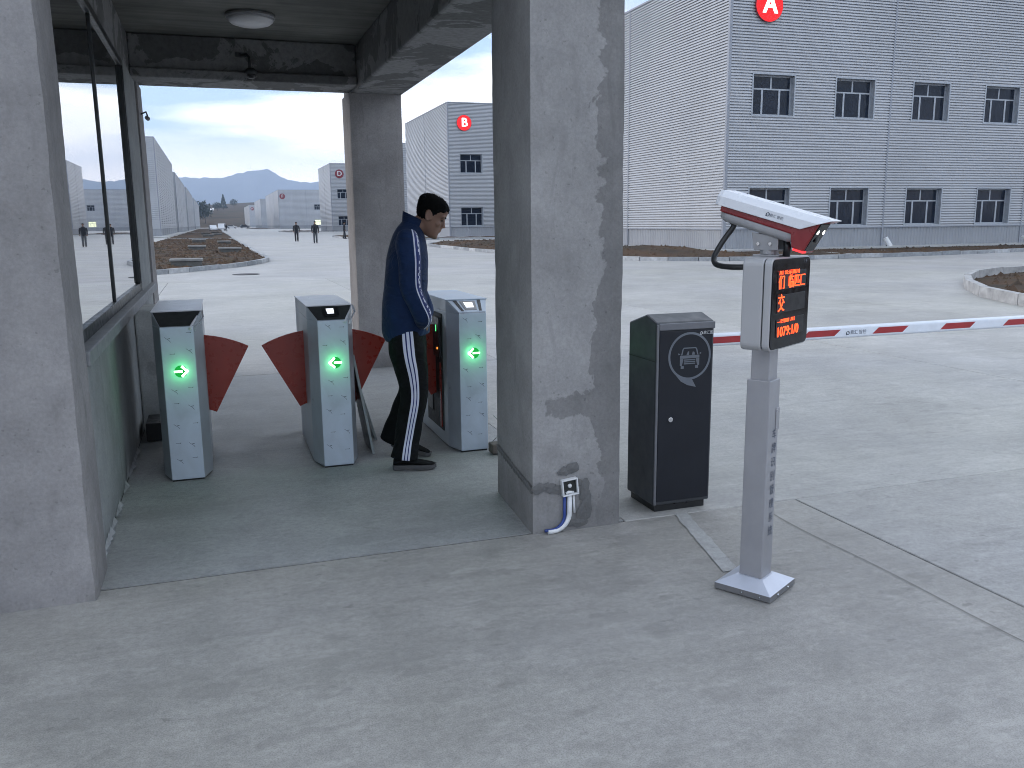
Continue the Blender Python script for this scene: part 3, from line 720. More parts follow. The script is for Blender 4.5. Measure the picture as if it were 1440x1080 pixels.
    if opened:
        mb = MB(); mb.box(-hw - .006, -hw + .002, .27, .74, .10, .93); op = mb.build('service_opening', M['recess'], t)
        mb = MB(); mb.box(-hw - .022, -hw - .007, .29, .50, .62, .9); mb.box(-hw - .014, -hw - .007, .55, .7, .2, .55); mb.build('circuit_board', M['blackplastic'], op)
        mb = MB(); mb.box(-hw - .024, -hw - .0225, .36, .372, .80, .845); mb.build('status_light', M['ledgreen'], op)
        mb = MB(); mb.box(-hw - .024, -hw - .0225, .33, .345, .675, .69); mb.build('status_light', M['ledorange'], op)
        mb = MB(); mb.box(-hw - .012, -hw - .0065, .30, .34, .12, .58); mb.build('motor_cover', M['flap'], op)
    return t
turnstile(-.243, 5.50, 'filmed steel turnstile nearest the guardroom wall with a green right-pointing arrow', 1, (1,), 'dark', seed=2)
turnstile(.676, 5.48, 'middle turnstile with red flaps on both sides and a grey sheet leaning on it', -1, (-1, 1), 'dark_screen', seed=5)
turnstile(1.606, 5.53, 'turnstile beside the damp-stained pillar with its steel card reader lit', -1, (-1,), 'steel', opened=True, seed=9)
# sheets leaning against the middle turnstile
def leaning(label, x0, z1, x1, y0, y1):
    t = thing('leaning_sheet', label, 'sheet', (x0, y0, 0), 0, 'sheets leaning on the middle turnstile')
    mb = MB(); L_ = math.hypot(x1 - x0, z1); mb.box(-.012, 0, 0, y1 - y0, 0, L_); a = -math.atan2(x0 - x1, z1)
    o = mb.build('sheet_panel', M['sheet'], t, rot=(0, a, 0)); 
    mb = MB(); mb.box(-.014, .002, -.006, -.0005, 0, L_ + .003); mb.build('edge_strip', M['sheetedge'], t, rot=(0, a, 0))
leaning('front grey sheet leaning on the middle turnstile, its pale edge to the viewer', .945, .69, .835, 5.72, 6.05)
leaning('rear grey sheet leaning on the middle turnstile behind the front sheet', 1.03, .68, .85, 6.1, 6.5)
# floor clutter
bt = thing('broken_brick', 'broken grey brick on the floor between the lit turnstile and the damp-stained pillar', 'brick', (1.765, 5.43, 0))
mb = MB(); mb.box(-.08, .07, -.05, .05, .008, .075); o = mb.build('brick_body', M['brick'], bt, bevel=.008)
wt_ = MB(); wt_.tube([(1.70, 5.42, .09), (1.73, 5.40, .13), (1.78, 5.42, .16), (1.76, 5.46, .22), (1.72, 5.46, .26)], .004, 6)
tag(wt_.build('loose_wire', M['wire'], smooth=True), 'pale loose wire curling up over the broken brick', 'wire')
mb = MB(); mb.box(-.555, -.43, 6.62, 6.95, .008, .14)
tag(mb.build('black_box', M['blackplastic'], bevel=.006), 'low black box on the floor behind the turnstile nearest the guardroom wall', 'box')

# ------------------------------------------------------------------ barrier: cabinet and boom
bc = thing('boom_barrier', 'charcoal barrier cabinet with a car emblem and a red and white boom', 'barrier', (2.31, 3.96, 0))
mb = MB()
hx = .172
prof = [(0, .04), (.315, .04), (.315, 1.005), (.12, 1.062), (0, 1.028)]
mb.prism(prof, 'x', -hx, hx); mb.build('cabinet', M['cabgrey'], bc, bevel=.01)
mb = MB(); mb.box(-hx + .02, hx - .02, .02, .30, 0, .042); mb.build('plinth', M['blackplastic'], bc)
mb = MB(); mb.box(-hx + .016, hx - .012, -.007, .001, .06, .985); dr = mb.build('door', M['cabdoor'], bc, bevel=.004)
mb = MB(); mb.box(-hx, -hx + .014, -.009, .0005, .045, 1.02); mb.box(-hx + .0145, hx, -.009, .0005, .988, 1.024); mb.build('door_frame', M['cabtrim'], bc, bevel=.003)
mb = MB()
ps = [(-hx - .0015, y_, .60 - .012 + .0) for y_ in (0,)]
mb.box(-hx - .002, -hx + .001, .004, .31, .823, .827); mb.build('hood_seam', M['recess'], bc)
mb = MB(); mb.prism([(.014 * cos(2 * pi * k / 20), .014 * sin(2 * pi * k / 20)) for k in range(20)], 'y', -.016, -.006); lk = mb.build('lock', M['chrome'], dr, loc=(-.085, 0, .512), bevel=.003)
# emblem: speech bubble ring with a car front
mb = MB(); n_ = 48; yE = -.0095
c0 = (.022, .847); ro, ri = .127, .115
outer = [(c0[0] + ro * cos(2 * pi * k / n_), yE, c0[1] + ro * sin(2 * pi * k / n_)) for k in range(n_)]
inner = [(c0[0] + ri * cos(2 * pi * k / n_), yE, c0[1] + ri * sin(2 * pi * k / n_)) for k in range(n_)]
mb.add(outer + inner, [(k, (k + 1) % n_, n_ + (k + 1) % n_, n_ + k) for k in range(n_)])
tail = [(c0[0] + ro * cos(a), yE - .0002, c0[1] + ro * sin(a)) for a in [R(-130 + 8 * k) for k in range(7)]]
mb.add(tail + [(c0[0] + .042, yE - .0002, c0[1] - .168), (c0[0] - .01, yE - .0002, c0[1] - .155), (c0[0] - .05, yE - .0002, c0[1] - .133)], [tuple(range(9, -1, -1))])
def epoly(pts, dy=0): mb.add([(c0[0] + a, yE - dy, c0[1] + b) for a, b in pts], [tuple(range(len(pts)))])
k = .058
epoly([(-k, -.012), (-k, .004), (k, .004), (k, -.012)])                                       # bonnet
for sgn in (-1, 1):
    epoly([(sgn * .052, .006), (sgn * .044, .036), (sgn * .037, .036), (sgn * .044, .006)])     # pillars
    epoly([(sgn * .068, .008), (sgn * .068, .018), (sgn * .055, .012)])                         # mirrors
    epoly([(sgn * .058, -.05), (sgn * .058, -.014), (sgn * .038, -.014), (sgn * .038, -.022), (sgn * .046, -.05)])
    epoly([(sgn * .052, -.066), (sgn * .052, -.051), (sgn * .034, -.051), (sgn * .034, -.066)]) # tyres
epoly([(-.044, .036), (-.036, .046), (.036, .046), (.044, .036), (.038, .036), (.032, .040), (-.032, .040), (-.038, .036)])
for z in (-.020, -.030, -.040): epoly([(-.034, z - .003), (.034, z - .003), (.034, z + .003), (-.034, z + .003)])
epoly([(-.02, .006), (-.012, .024), (-.004, .026), (-.004, .006)]); epoly([(.012, .006), (.018, .024), (.028, .020), (.03, .006)])
mb.build('emblem', M['emblem'], dr, recalc=False)
def logo_mark(mb, x, y, z, r, dy=0):
    n = 20
    o = [(x + r * cos(2 * pi * k / n), y, z + r * sin(2 * pi * k / n)) for k in range(n)]; i_ = [(x + r * .66 * cos(2 * pi * k / n), y, z + r * .66 * sin(2 * pi * k / n)) for k in range(n)]
    mb.add(o + i_, [(k, (k + 1) % n, n + (k + 1) % n, n + k) for k in range(n) if k not in (7,)])
    mb.add([(x - r * 1.05, y, z - r), (x - r * .5, y, z - r), (x - r * .5, y, z + r * .3), (x - r * 1.05, y, z + r * .3)], [(0, 1, 2, 3)])
    mb.add([(x - .1 * r, y, z - .35 * r), (x + .12 * r, y, z - .35 * r), (x + .5 * r, y, z + .35 * r), (x + .28 * r, y, z + .35 * r)], [(0, 1, 2, 3)])
mb = MB(); logo_mark(mb, .088, -.0098, .966, .0085); lg = mb.build('logo_mark', M['logo'], dr, recalc=False)
place('logo_text', text_mesh('鼎汇图', .0195, M['logo'], shear=.15), dr, (.128, -.0098, .966), (R(90), 0, 0))
# boom
yb = .33; zb0, zb1 = .832, .905
mb = MB(); mb.prism(rrect(yb, yb + .05, zb0, zb1, .016), 'x', .12, 5.2); bo = mb.build('boom', M['boom'], bc, smooth=False, bevel=0)
for x0, x1 in ((.33, .66), (.985, 1.215), (1.50, 1.73), (2.03, 2.27), (2.55, 2.79), (3.08, 3.31), (3.6, 3.83)):
    mb = MB(); mb.add([(x0, yb - .0015, zb0 + .018), (x1, yb - .0015, zb0 + .018), (x1 + .045, yb - .0015, zb1 - .018), (x0 + .045, yb - .0015, zb1 - .018), (x0, yb + .001, zb0 + .018), (x1, yb + .001, zb0 + .018), (x1 + .045, yb + .001, zb1 - .018), (x0 + .045, yb + .001, zb1 - .018)],
                       [(0, 1, 2, 3), (0, 4, 5, 1), (1, 5, 6, 2), (2, 6, 7, 3), (3, 7, 4, 0)])
    mb.build('stripe', M['boomred'], bo)
mb = MB(); logo_mark(mb, 1.315, yb - .001, zb0 + .032, .0125); mb.build('logo_mark', M['ink'], bo, recalc=False)
place('logo_text', text_mesh('鼎汇 智控', .028, M['ink']), bo, (1.392, yb - .001, zb0 + .033), (R(90), 0, 0))
mb = MB(); mb.box(.06, .2, yb - .016, yb - .0015, .78, .95); mb.build('boom_mount', M['cabgrey'], bc, bevel=.006)

# ------------------------------------------------------------------ plate camera post with LED display
TH = R(30.7)
cp = thing('plate_camera_post', 'silver post carrying a white and red plate camera above a lit amber text display', 'camera post', (2.095, 2.96, 0), TH)
mb = MB(); b_, t_ = .125, .06
mb.rings([[(-b_, -b_, 0.006), (b_, -b_, 0.006), (b_, b_, 0.006), (-b_, b_, 0.006)], [(-b_, -b_, .032), (b_, -b_, .032), (b_, b_, .032), (-b_, b_, .032)], [(-t_, -t_, .066), (t_, -t_, .066), (t_, t_, .066), (-t_, t_, .066)]], mifun=lambda i, k: 1 if i == 0 else 0)
mb.build('base_plate', [M['basewhite'], M['basegrey']], cp, bevel=.002)
for sx, sy in ((-.05, -.1255), (.05, -.1255), (-.1255, .0), (-.1255, -.08)):
    mb = MB(); mb.ellipsoid((sx, sy, .02), (.005, .005, .005), 8, 4); mb.build('screw', M['chrome'], cp)
mb = MB(); mb.box(-.05, .05, -.05, .05, .064, .91); pl_ = mb.build('post', M['postgrey'], cp, bevel=.004)
mb = MB(); mb.box(-.04, .04, -.04, .04, .9, 1.06); mb.build('inner_post', M['postgrey'], cp, bevel=.004)
me_t = text_mesh('车\n牌\n识\n别\n管\n理\n系\n统', .045, M['ink'], spacing=1.33)
tag(place('post_lettering', me_t, pl_, (.012, -.0512, .47), (R(90), 0, 0)), kind='stuff')
mb = MB(); mb.box(.018, .05, -.054, -.0495, .695, .79); mb.build('inspection_cover', M['postgrey'], pl_, bevel=.002)
for z in (.705, .78):
    mb = MB(); mb.ellipsoid((.022, -.0545, z), (.003, .002, .003), 8, 4); mb.build('screw', M['chrome'], pl_)
# display box
X0, X1, Y0, Y1, Z0, Z1 = -.172, .198, -.092, .03, 1.045, 1.405
mb = MB(); mb.prism(rrect(X0, X1, Z0, Z1, .03), 'y', Y0 + .036, Y1); dh = mb.build('display_housing', M['displaysilver'], cp, bevel=.006)
mb = MB(); mb.prism(rrect(X0 + .004, X1 - .004, Z0 + .004, Z1 - .004, .028), 'y', Y0 + .032, Y0 + .037); mb.build('seam', M['recess'], dh)
mb = MB(); mb.prism(rrect(X0, X1, Z0, Z1, .03), 'y', Y0 + .003, Y0 + .0325); mb.build('front_bezel', M['displaysilver'], dh, bevel=.004)
mb = MB(); mb.prism(rrect(X0 + .006, X1 - .006, Z0 + .006, Z1 - .006, .026), 'y', Y0 - .001, Y0 + .004); mb.build('display_glass', M['displayblack'], dh, bevel=.001)
for zc in (1.315, 1.225, 1.130):
    mb = MB(); mb.box(X0 + .05, X1 - .05, Y0 - .0035, Y0 - .0005, zc - .033, zc + .036); mb.build('led_panel', M['displaypanel'], dh, bevel=.001)
def led(body, size, x, z, sx=1.0, sz=1.0, al='LEFT'):
    o = place('led_text', text_mesh(body, size, M['led'], .0008, al), dh, (x, Y0 - .0048, z), (R(90), 0, 0)); o.scale = (sx, sz, 1)
led('们', .062, X0 + .052, 1.306, .95, .9); led('临匹匚', .062, X0 + .142, 1.306, .92, .9)
led('川 公示而川', .024, X0 + .055, 1.346, 1.55, .75)
led('交', .066, X0 + .054, 1.225, .95, 1.1)
led('1079:1/0', .054, X0 + .052, 1.115, 1.12, 1.0); led('--凹吅 川', .022, X0 + .058, 1.158, 1.9, .8)
place('display_mark', text_mesh('广卡', .016, M['emblem'], 0), dh, (X1 - .06, Y0 - .0018, 1.382), (R(90), 0, 0))
# plate camera on top: local axis -Y is the lens direction, pitched down
PT = R(16)
ch = MB()
# grey belly
def sec(y, hw, z0, z1, r=.02): return [(a, y, b) for a, b in rrect(-hw, hw, z0, z1, r, 4)]
ch.rings([sec(.205, .050, -.058, -.02), sec(.18, .056, -.068, -.02), sec(-.115, .056, -.072, -.02), sec(-.135, .05, -.066, -.02)])
chs = ch.build('camera_housing', M['camgrey'], cp, loc=(.0, .0, 1.557), rot=(PT, 0, 0), smooth=False, bevel=.003); chs.scale = (.93, .93, .93)
mb = MB(); mb.rings([[(-.060, .21, -.03), (.060, .21, -.03), (.060, .21, .0), (-.060, .21, .0)], [(-.062, -.13, -.034), (.062, -.13, -.034), (.062, -.13, .0), (-.062, -.13, .0)],
                     [(-.064, -.15, -.085), (.064, -.15, -.085), (.064, -.15, .02), (-.064, -.15, .02)], [(-.060, -.200, -.098), (.060, -.200, -.098), (.060, -.235, .045), (-.060, -.235, .045)]])
mb.build('red_body', M['camred'], chs, bevel=.006)
mb = MB()
prof = [(-.074, -.004), (-.074, .035), (-.052, .062), (.052, .062), (.074, .035), (.074, -.004), (.068, -.004), (.068, .032), (.049, .055), (-.049, .055), (-.068, .032), (-.068, -.004)]
yf = lambda z: -.165 - (z + .004) / .066 * .115
mb.rings([[(a * .93, .235, b * .93) for a, b in prof], [(a, .215, b) for a, b in prof], [(a, yf(b), b) for a, b in prof]]); mb.build('sunshield', M['camwhite'], chs, bevel=.0025)
mb = MB(); mb.add([(-.05, -.204, -.088), (.05, -.204, -.088), (.05, -.238, .038), (-.05, -.238, .038), (-.05, -.19, -.088), (.05, -.19, -.088), (.05, -.22, .038), (-.05, -.22, .038)], [(0, 1, 2, 3), (4, 7, 6, 5), (0, 4, 5, 1), (1, 5, 6, 2), (2, 6, 7, 3), (3, 7, 4, 0)]); mb.build('lens_panel', M['displayblack'], chs, bevel=.003)
for x in (-.03, .03):
    mb = MB(); mb.ellipsoid((x, -.227, .002), (.010, .004, .012), 10, 6); mb.build('lamp', M['camled'], chs)
mb = MB(); mb.ellipsoid((0, -.221, -.03), (.02, .004, .02), 14, 6); mb.build('lens', M['blackplastic'], chs, smooth=True)
mb = MB(); mb.box(-.066, -.03, -.205, -.16, -.094, -.086); mb.build('red_light', M['camredled'], chs)
for nm, mk in (('logo', 1),):
    mb = MB(); logo_mark(mb, 0, 0, 0, .0085); o = mb.build('logo_mark', M['ink'], chs, recalc=False); o.rotation_euler = (0, 0, R(-90)); o.location = (-.0748, -.015, .018)
    o = place('logo_text', text_mesh('鼎汇 智控', .0145, M['ink']), chs, (-.0748, -.055, .0165), (R(90), 0, R(-90)))
# bracket, swivel and cable
mb = MB(); mb.box(-.034, .034, -.055, .055, 1.405, 1.413); mb.tube([(0, 0, 1.413), (0, 0, 1.436)], .036, 20)
mb.add([(-.036, -.05, 1.43), (-.036, .05, 1.43), (-.036, .062, 1.50), (-.036, -.05, 1.482), (-.029, -.05, 1.43), (-.029, .05, 1.43), (-.029, .062, 1.50), (-.029, -.05, 1.482)], [(0, 1, 2, 3), (7, 6, 5, 4), (0, 4, 5, 1), (1, 5, 6, 2), (2, 6, 7, 3), (3, 7, 4, 0)])
mb.add([(.036, -.05, 1.43), (.036, .05, 1.43), (.036, .062, 1.50), (.036, -.05, 1.482), (.029, -.05, 1.43), (.029, .05, 1.43), (.029, .062, 1.50), (.029, -.05, 1.482)], [(3, 2, 1, 0), (4, 5, 6, 7), (1, 5, 4, 0), (2, 6, 5, 1), (3, 7, 6, 2), (0, 4, 7, 3)])
br = mb.build('bracket', M['camgrey'], cp, bevel=.002)
for y in (.03, -.02):
    mb = MB(); mb.tube([(-.043, y, 1.455), (-.036, y, 1.455)], .007, 8); mb.build('bolt', M['chrome'], br)
mb = MB(); mb.tube([(0, -.07, 1.405), (.0, -.075, 1.44), (0, -.065, 1.475)], .015, 10); mb.build('front_cable', M['blackplastic'], cp, smooth=True)
cab = [(-.0, .155, 1.548), (-.0, .16, 1.52), (-.02, .185, 1.475), (-.05, .2, 1.43), (-.08, .2, 1.395), (-.11, .17, 1.372), (-.13, .10, 1.366), (-.135, .03, 1.368)]
def smooth_path(p, n=5):
    p = [Vector(q) for q in p]; out = []
    for i in range(len(p) - 1):
        a, b, c, d = p[max(i - 1, 0)], p[i], p[i + 1], p[min(i + 2, len(p) - 1)]
        for k in range(n):
            t = k / n; out.append(.5 * ((2 * b) + (-a + c) * t + (2 * a - 5 * b + 4 * c - d) * t * t + (-a + 3 * b - 3 * c + d) * t ** 3))
    out.append(p[-1]); return out
mb = MB(); mb.tube(smooth_path(cab), .0115, 10); cb = mb.build('cable', M['blackplastic'], cp, smooth=True)
mb = MB(); mb.tube([(0, .152, 1.558), (0, .158, 1.53)], .017, 12); mb.build('cable_gland', M['blackplastic'], cb, smooth=True)

# ------------------------------------------------------------------ factory buildings
def corr(mb, fn, u0, u1, z0, z1, pitch=.132, amp=.07, mi=0):
    """horizontal-ribbed sheet between u0,u1 and z0,z1, ribs on one grid from z = 0; fn(u, z, out) gives the point"""
    fr = ((0, 0), (.30, 0), (.36, amp), (.94, amp * .72))
    pts = []; i = int(z0 / pitch) - 1
    while i * pitch < z1 + pitch:
        pts += [((i + f) * pitch, d) for f, d in fr]; i += 1
    def off(z):
        for (za, da), (zb, db) in zip(pts, pts[1:]):
            if za <= z <= zb: return da + (db - da) * (z - za) / (zb - za)
        return 0
    zd = [(z, d) for z, d in pts if z0 + 1e-4 < z < z1 - 1e-4]
    zd = [(z0, off(z0))] + zd + [(z1, off(z1))]; zs = zd; o = len(mb.v)
    for z, d in zs: mb.v += [fn(u0, z, d), fn(u1, z, d)]
    for i in range(len(zs) - 1): mb.f.append([o + 2 * i, o + 2 * i + 1, o + 2 * i + 3, o + 2 * i + 2]); mb.mi.append(mi)
def corr_v(mb, fn, u0, u1, z0, z1, pitch=.2, amp=.02, mi=0):
    n = max(1, round((u1 - u0) / pitch)); p = (u1 - u0) / n; us = []
    for i in range(n):
        b = u0 + i * p; us += [(b, 0), (b + .5 * p, 0), (b + .62 * p, amp), (b + .88 * p, amp)]
    us.append((u1, 0)); o = len(mb.v)
    for u, d in us: mb.v += [fn(u, z0, d), fn(u, z1, d)]
    for i in range(len(us) - 1): mb.f.append([o + 2 * i, o + 2 * i + 2, o + 2 * i + 3, o + 2 * i + 1]); mb.mi.append(mi)
WIN_W, WIN_H = 2.3, 1.86
def window_meshes():
    f = MB(); w, h = WIN_W / 2, WIN_H
    y = .20; t = .07
    f.box(-w, w, -.072, .0, -t, 0); f.box(-w, w, -.072, .0, h, h + t); f.box(-w - t, -w, -.072, .0, -t, h + t); f.box(w, w + t, -.072, .0, -t, h + t)     # face trim
    f.box(-w, w, .0, y + .06, -.02, .0); f.box(-w, w, .0, y + .06, h, h + .02); f.box(-w - .02, -w, .0, y + .06, -.02, h + .02); f.box(w, w + .02, .0, y + .06, -.02, h + .02)
    b = .07; zs = h * .66
    f.box(-w, w, y, y + .05, 0, b); f.box(-w, w, y, y + .05, h - b, h); f.box(-w, -w + b, y, y + .05, b, h - b); f.box(w - b, w, y, y + .05, b, h - b)
    f.box(-w + b, w - b, y, y + .05, zs - b / 2, zs + b / 2)
    f.box(-.04, .04, y, y + .05, zs + b / 2, h - b)
    x1, x2 = -w + .66, w - .66
    f.box(x1 - .05, x1 + .05, y - .01, y + .05, b, zs - b / 2); f.box(x2 - .05, x2 + .05, y - .01, y + .05, b, zs - b / 2)
    fm = f.mesh('window', M['wframe'])
    panes = []
    for x0, xb, z0, z1 in ((-w + b, x1 - .05, b, zs - b / 2), (x1 + .05, x2 - .05, b, zs - b / 2), (x2 + .05, w - b, b, zs - b / 2), (-w + b, -.04, zs + b / 2, h - b), (.04, w - b, zs + b / 2, h - b)):
        q = MB(); q.box(x0, xb, y + .018, y + .03, z0, z1); panes.append(q.mesh('pane', M['wglass']))
    return fm, panes
WFM, WPM = window_meshes()
def add_window(parent, x, z, lit=False):
    o = place('window', WFM, parent, (x, 0, z))
    for i, p in enumerate(WPM):
        if lit: p = p.copy(); p.materials.clear(); p.materials.append(M['litroom'])
        place('pane', p, o)
    return o
def factory(label, x0, y0, width, depth, wins, seams, H=13.35, side_seams=(), pitch=.132, face=-1, lit=(), plinth=1.1, group='grey corrugated factory buildings along the right of the road'):
    """front facade along +X at y0 facing the viewer; the west side at x0"""
    t = thing('factory_building', label, 'building', (x0, y0, 0), 0, group)
    fn = lambda u, z, d: (u, -d, z)
    cuts = sorted([0] + [s for s in seams if 0 < s < width] + [width])
    for a, b in zip(cuts, cuts[1:]):
        mb = MB(); a_, b_ = a + .03, b - .03
        w_in = [(x, z) for x, z in wins if a < x < b]
        xs = sorted({x for x, z in w_in}); cur = a_
        for x in xs:
            corr(mb, fn, cur, x - WIN_W / 2, plinth, H - .1, pitch)
            zc = plinth
            for z in sorted(z for xx, z in w_in if xx == x):
                if z - zc > .05: corr(mb, fn, x - WIN_W / 2, x + WIN_W / 2, zc, z, pitch)
                zc = z + WIN_H
            corr(mb, fn, x - WIN_W / 2, x + WIN_W / 2, zc, H - .1, pitch); cur = x + WIN_W / 2
        corr(mb, fn, cur, b_, plinth, H - .1, pitch)
        mb.build('cladding_panel', M['clad'], t, recalc=False)
        mb = MB(); corr_v(mb, fn, a_, b_, 0, plinth - .02); mb.build('plinth_panel', M['plinth'], t, recalc=False)
    # west side
    fs_ = lambda u, z, d: (-d, u, z)
    cuts = sorted([0] + list(side_seams) + [depth])
    for a, b in zip(cuts, cuts[1:]):
        mb = MB(); corr(mb, fs_, b - .03, a + .03, plinth, H - .1, pitch); mb.build('cladding_panel', M['clad'], t, recalc=False)
        mb = MB(); corr_v(mb, lambda u, z, d: (-d, depth - u, z), depth - b + .03, depth - a - .03, 0, plinth - .02); mb.build('plinth_panel', M['plinth'], t, recalc=False)
    # trims: corners, seams, eaves, plinth flashing; solid core and roof behind the sheets
    mb = MB(); e = .05
    mb.box(-.085, .06, -.085, .06, 0, H)
    for s in seams: mb.box(s - .045, s + .045, -.07, .0, 0, H - .1)
    for s in side_seams: mb.box(-.07, .0, s - .06, s + .06, 0, H - .1)
    mb.box(.06, width, -.085, .05, H - .1, H); mb.box(-.085, .05, .06, depth, H - .1, H)
    mb.box(.06, width, -.075, .03, plinth - .03, plinth + .03); mb.box(-.075, .03, .06, depth, plinth - .03, plinth + .03)
    mb.build('trim', M['trim'], t, recalc=False)
    mb = MB(); mb.box(.4, width, .4, depth, 0, H - .3); mb.build('core_wall', M['recess'], t, recalc=False)
    mb = MB(); mb.box(.051, width, .051, depth, H - .25, H - .12); mb.build('roof', M['trim'], t, recalc=False)
    for i, (x, z) in enumerate(wins): add_window(t, x, z, (x, z) in lit)
    return t
def sign(letter, label, x, y, z, r, lit=True):
    t = thing('building_sign', label, 'sign', (x, y, z), 0, 'round lettered signs on the factory buildings')
    mb = MB(); mb.prism([(r * cos(2 * pi * k / 48), r * sin(2 * pi * k / 48)) for k in range(48)], 'y', -.17, -.02)
    mb.build('sign_box', M['signrim'], t)
    mb = MB(); rr = r * .985; mb.prism([(rr * cos(2 * pi * k / 48), rr * sin(2 * pi * k / 48)) for k in range(48)], 'y', -.178, -.171)
    mb.build('sign_face', M['signred' if lit else 'signred_off'], t)
    me = text_mesh(letter, r * 1.55, M['signwhite' if lit else 'signwhite_off'], .03)
    o = place('letter', me, t, (0, -.205, 0), (R(90), 0, 0))
    m = o.modifiers.new('thick', 'SOLIDIFY'); m.thickness = r * .0; o.modifiers.remove(m)
    c = place('letter_weight', me, o, (r * .07, 0, -.001)); c2 = place('letter_weight', me, o, (r * .035, r * .03, .001)) 
    return t
ZU, ZL = 6.47, 1.2
A0 = 23.45
winsA = []
for k in range(5):
    xc = 25.93 + 4.76 * k - A0
    winsA += [(xc, ZU), (xc, ZL)]
factory('large corrugated grey factory building with a red A sign, nearest the gate on the right', A0, 36.9, 34, 20, winsA, (9.45, 18.9, 28.3), side_seams=(10.3,))
sign('A', 'round red lit sign with a white letter A on the nearest building', 25.42, 36.9, 11.4, .74)
B0, BY = 22.95, 86.6
winsB = []
for k in range(4): winsB += [(2.35 + 4.76 * k, ZU), (2.35 + 4.76 * k, ZL)]
factory('grey corrugated factory building with a lit red B sign seen between the pillars', B0, BY, 30, 20, winsB, (9.45, 18.9), side_seams=(10.1,))
sign('B', 'round red lit sign with a white letter B on the second building', B0 + 1.65, BY, 11.35, .76)
factory('grey factory building seen as a narrow strip between far pillar and B building', 22.95, 132, 24, 20, [], (9.4,), side_seams=(10,), pitch=.26)
winsD = [(2.35 + 4.76 * k, z) for k in range(3) for z in (ZU, ZL)]
factory('grey factory building with a dark red D sign left of the far pillar', 22.9, 178, 30, 20, winsD, (9.45,), side_seams=(10,), pitch=.26)
sign('D', 'dark round sign with a white letter D on the building by the far pillar', 22.9 + 1.75, 178, 11.3, .85, False)
winsF = [(13.2 + 4.76 * k, z) for k in range(3) for z in (ZU, ZL)]
factory('far grey factory building with a small red F sign and one lit window', 22.5, 316, 34, 75, winsF, (9.3,), side_seams=(25, 50), pitch=.4, lit=((13.2, ZL),))
sign('F', 'small dark red round sign with a letter F on the far building', 22.5 + 1.3, 316, 11.1, .95, False)
factory('farther grey factory building just behind the F building', 22.3, 428, 24, 62, [], (9.3,), side_seams=(30,), pitch=.5)
factory('farthest pale factory building at the end of the road', 22.3, 558, 24, 90, [], (9.3,), side_seams=(45,), pitch=.5)
sign('H', 'tiny dark round sign on the farthest building', 23.9, 558, 11.0, 1.0, False)
# left row: east sides face the road
def left_factory(label, xe, y0, depth, H, seams):
    t = thing('factory_building', label, 'building', (xe, y0, 0), 0, 'grey factory buildings along the left of the road')
    w = 30
    fn = lambda u, z, d: (-w + u, -d, z)
    mb = MB(); corr(mb, fn, 0, w - .05, 1.1, H - .1, .26); mb.build('cladding_panel', M['clad'], t, recalc=False)
    mb = MB(); corr_v(mb, fn, 0, w - .05, 0, 1.08); mb.build('plinth_panel', M['plinth'], t, recalc=False)
    cuts = [0] + list(seams) + [depth]
    for a, b in zip(cuts, cuts[1:]):
        mb = MB(); corr(mb, lambda u, z, d: (d, u, z), a + .06, b - .06, 1.1, H - .1, .26); mb.build('cladding_panel', M['clad'], t, recalc=False)
        mb = MB(); corr_v(mb, lambda u, z, d: (d, u, z), a + .06, b - .06, 0, 1.08, .5); mb.build('plinth_panel', M['plinth'], t, recalc=False)
    mb = MB(); mb.box(-.06, .06, -.06, .06, 0, H)
    for s in seams: mb.box(-.0, .05, s - .06, s + .06, 0, H - .1)
    mb.box(-w, -.06, -.06, .05, H - .1, H); mb.box(-.05, .06, .06, depth, H - .1, H)
    mb.build('trim', M['trim'], t, recalc=False)
    mb = MB(); mb.box(-w, -.4, .4, depth, 0, H - .3); mb.build('core_wall', M['recess'], t, recalc=False)
    mb = MB(); mb.box(-w, -.051, .051, depth, H - .25, H - .12); mb.build('roof', M['trim'], t, recalc=False)
left_factory('nearest grey corrugated building of the left row beside the guardroom window', -6.7, 130, 58, 13.4, (5.5, 11, 18, 25, 32, 40, 49))
left_factory('second building of the left row, just past the step in the roofline', -6.6, 196, 68, 12.4, (8, 16, 26, 36, 46, 57))
left_factory('third building of the left row farther down the road', -6.5, 275, 90, 12.6, (10, 22, 36, 52, 70))
left_factory('last building of the left row before the hillside', -6.4, 385, 150, 12.6, (15, 32, 55, 80, 110))
# floodlights at the foot of building A
def flood(x, label):
    t = thing('floodlight', label, 'floodlight', (x, 36.0, .0), 0, 'white floodlights at the foot of the nearest building')
    mb = MB(); mb.tube([(0, 0, 0), (0, 0, .22)], .04, 8); mb.build('stake', M['cardark'], t)
    mb = MB(); mb.tube([(.14, -.1, .12), (-.08, .06, .56)], .13, 14); mb.build('lamp_head', M['whiteplastic'], t)
    mb = MB(); mb.tube([(.145, -.104, .11), (.139, -.099, .123)], .11, 14); mb.build('lens', M['carglass'], t)
flood(32.5, 'white tilted floodlight at the middle of the nearest building foot')
flood(41.8, 'white floodlight at the foot of the nearest building by the picture edge')
tw = MB()

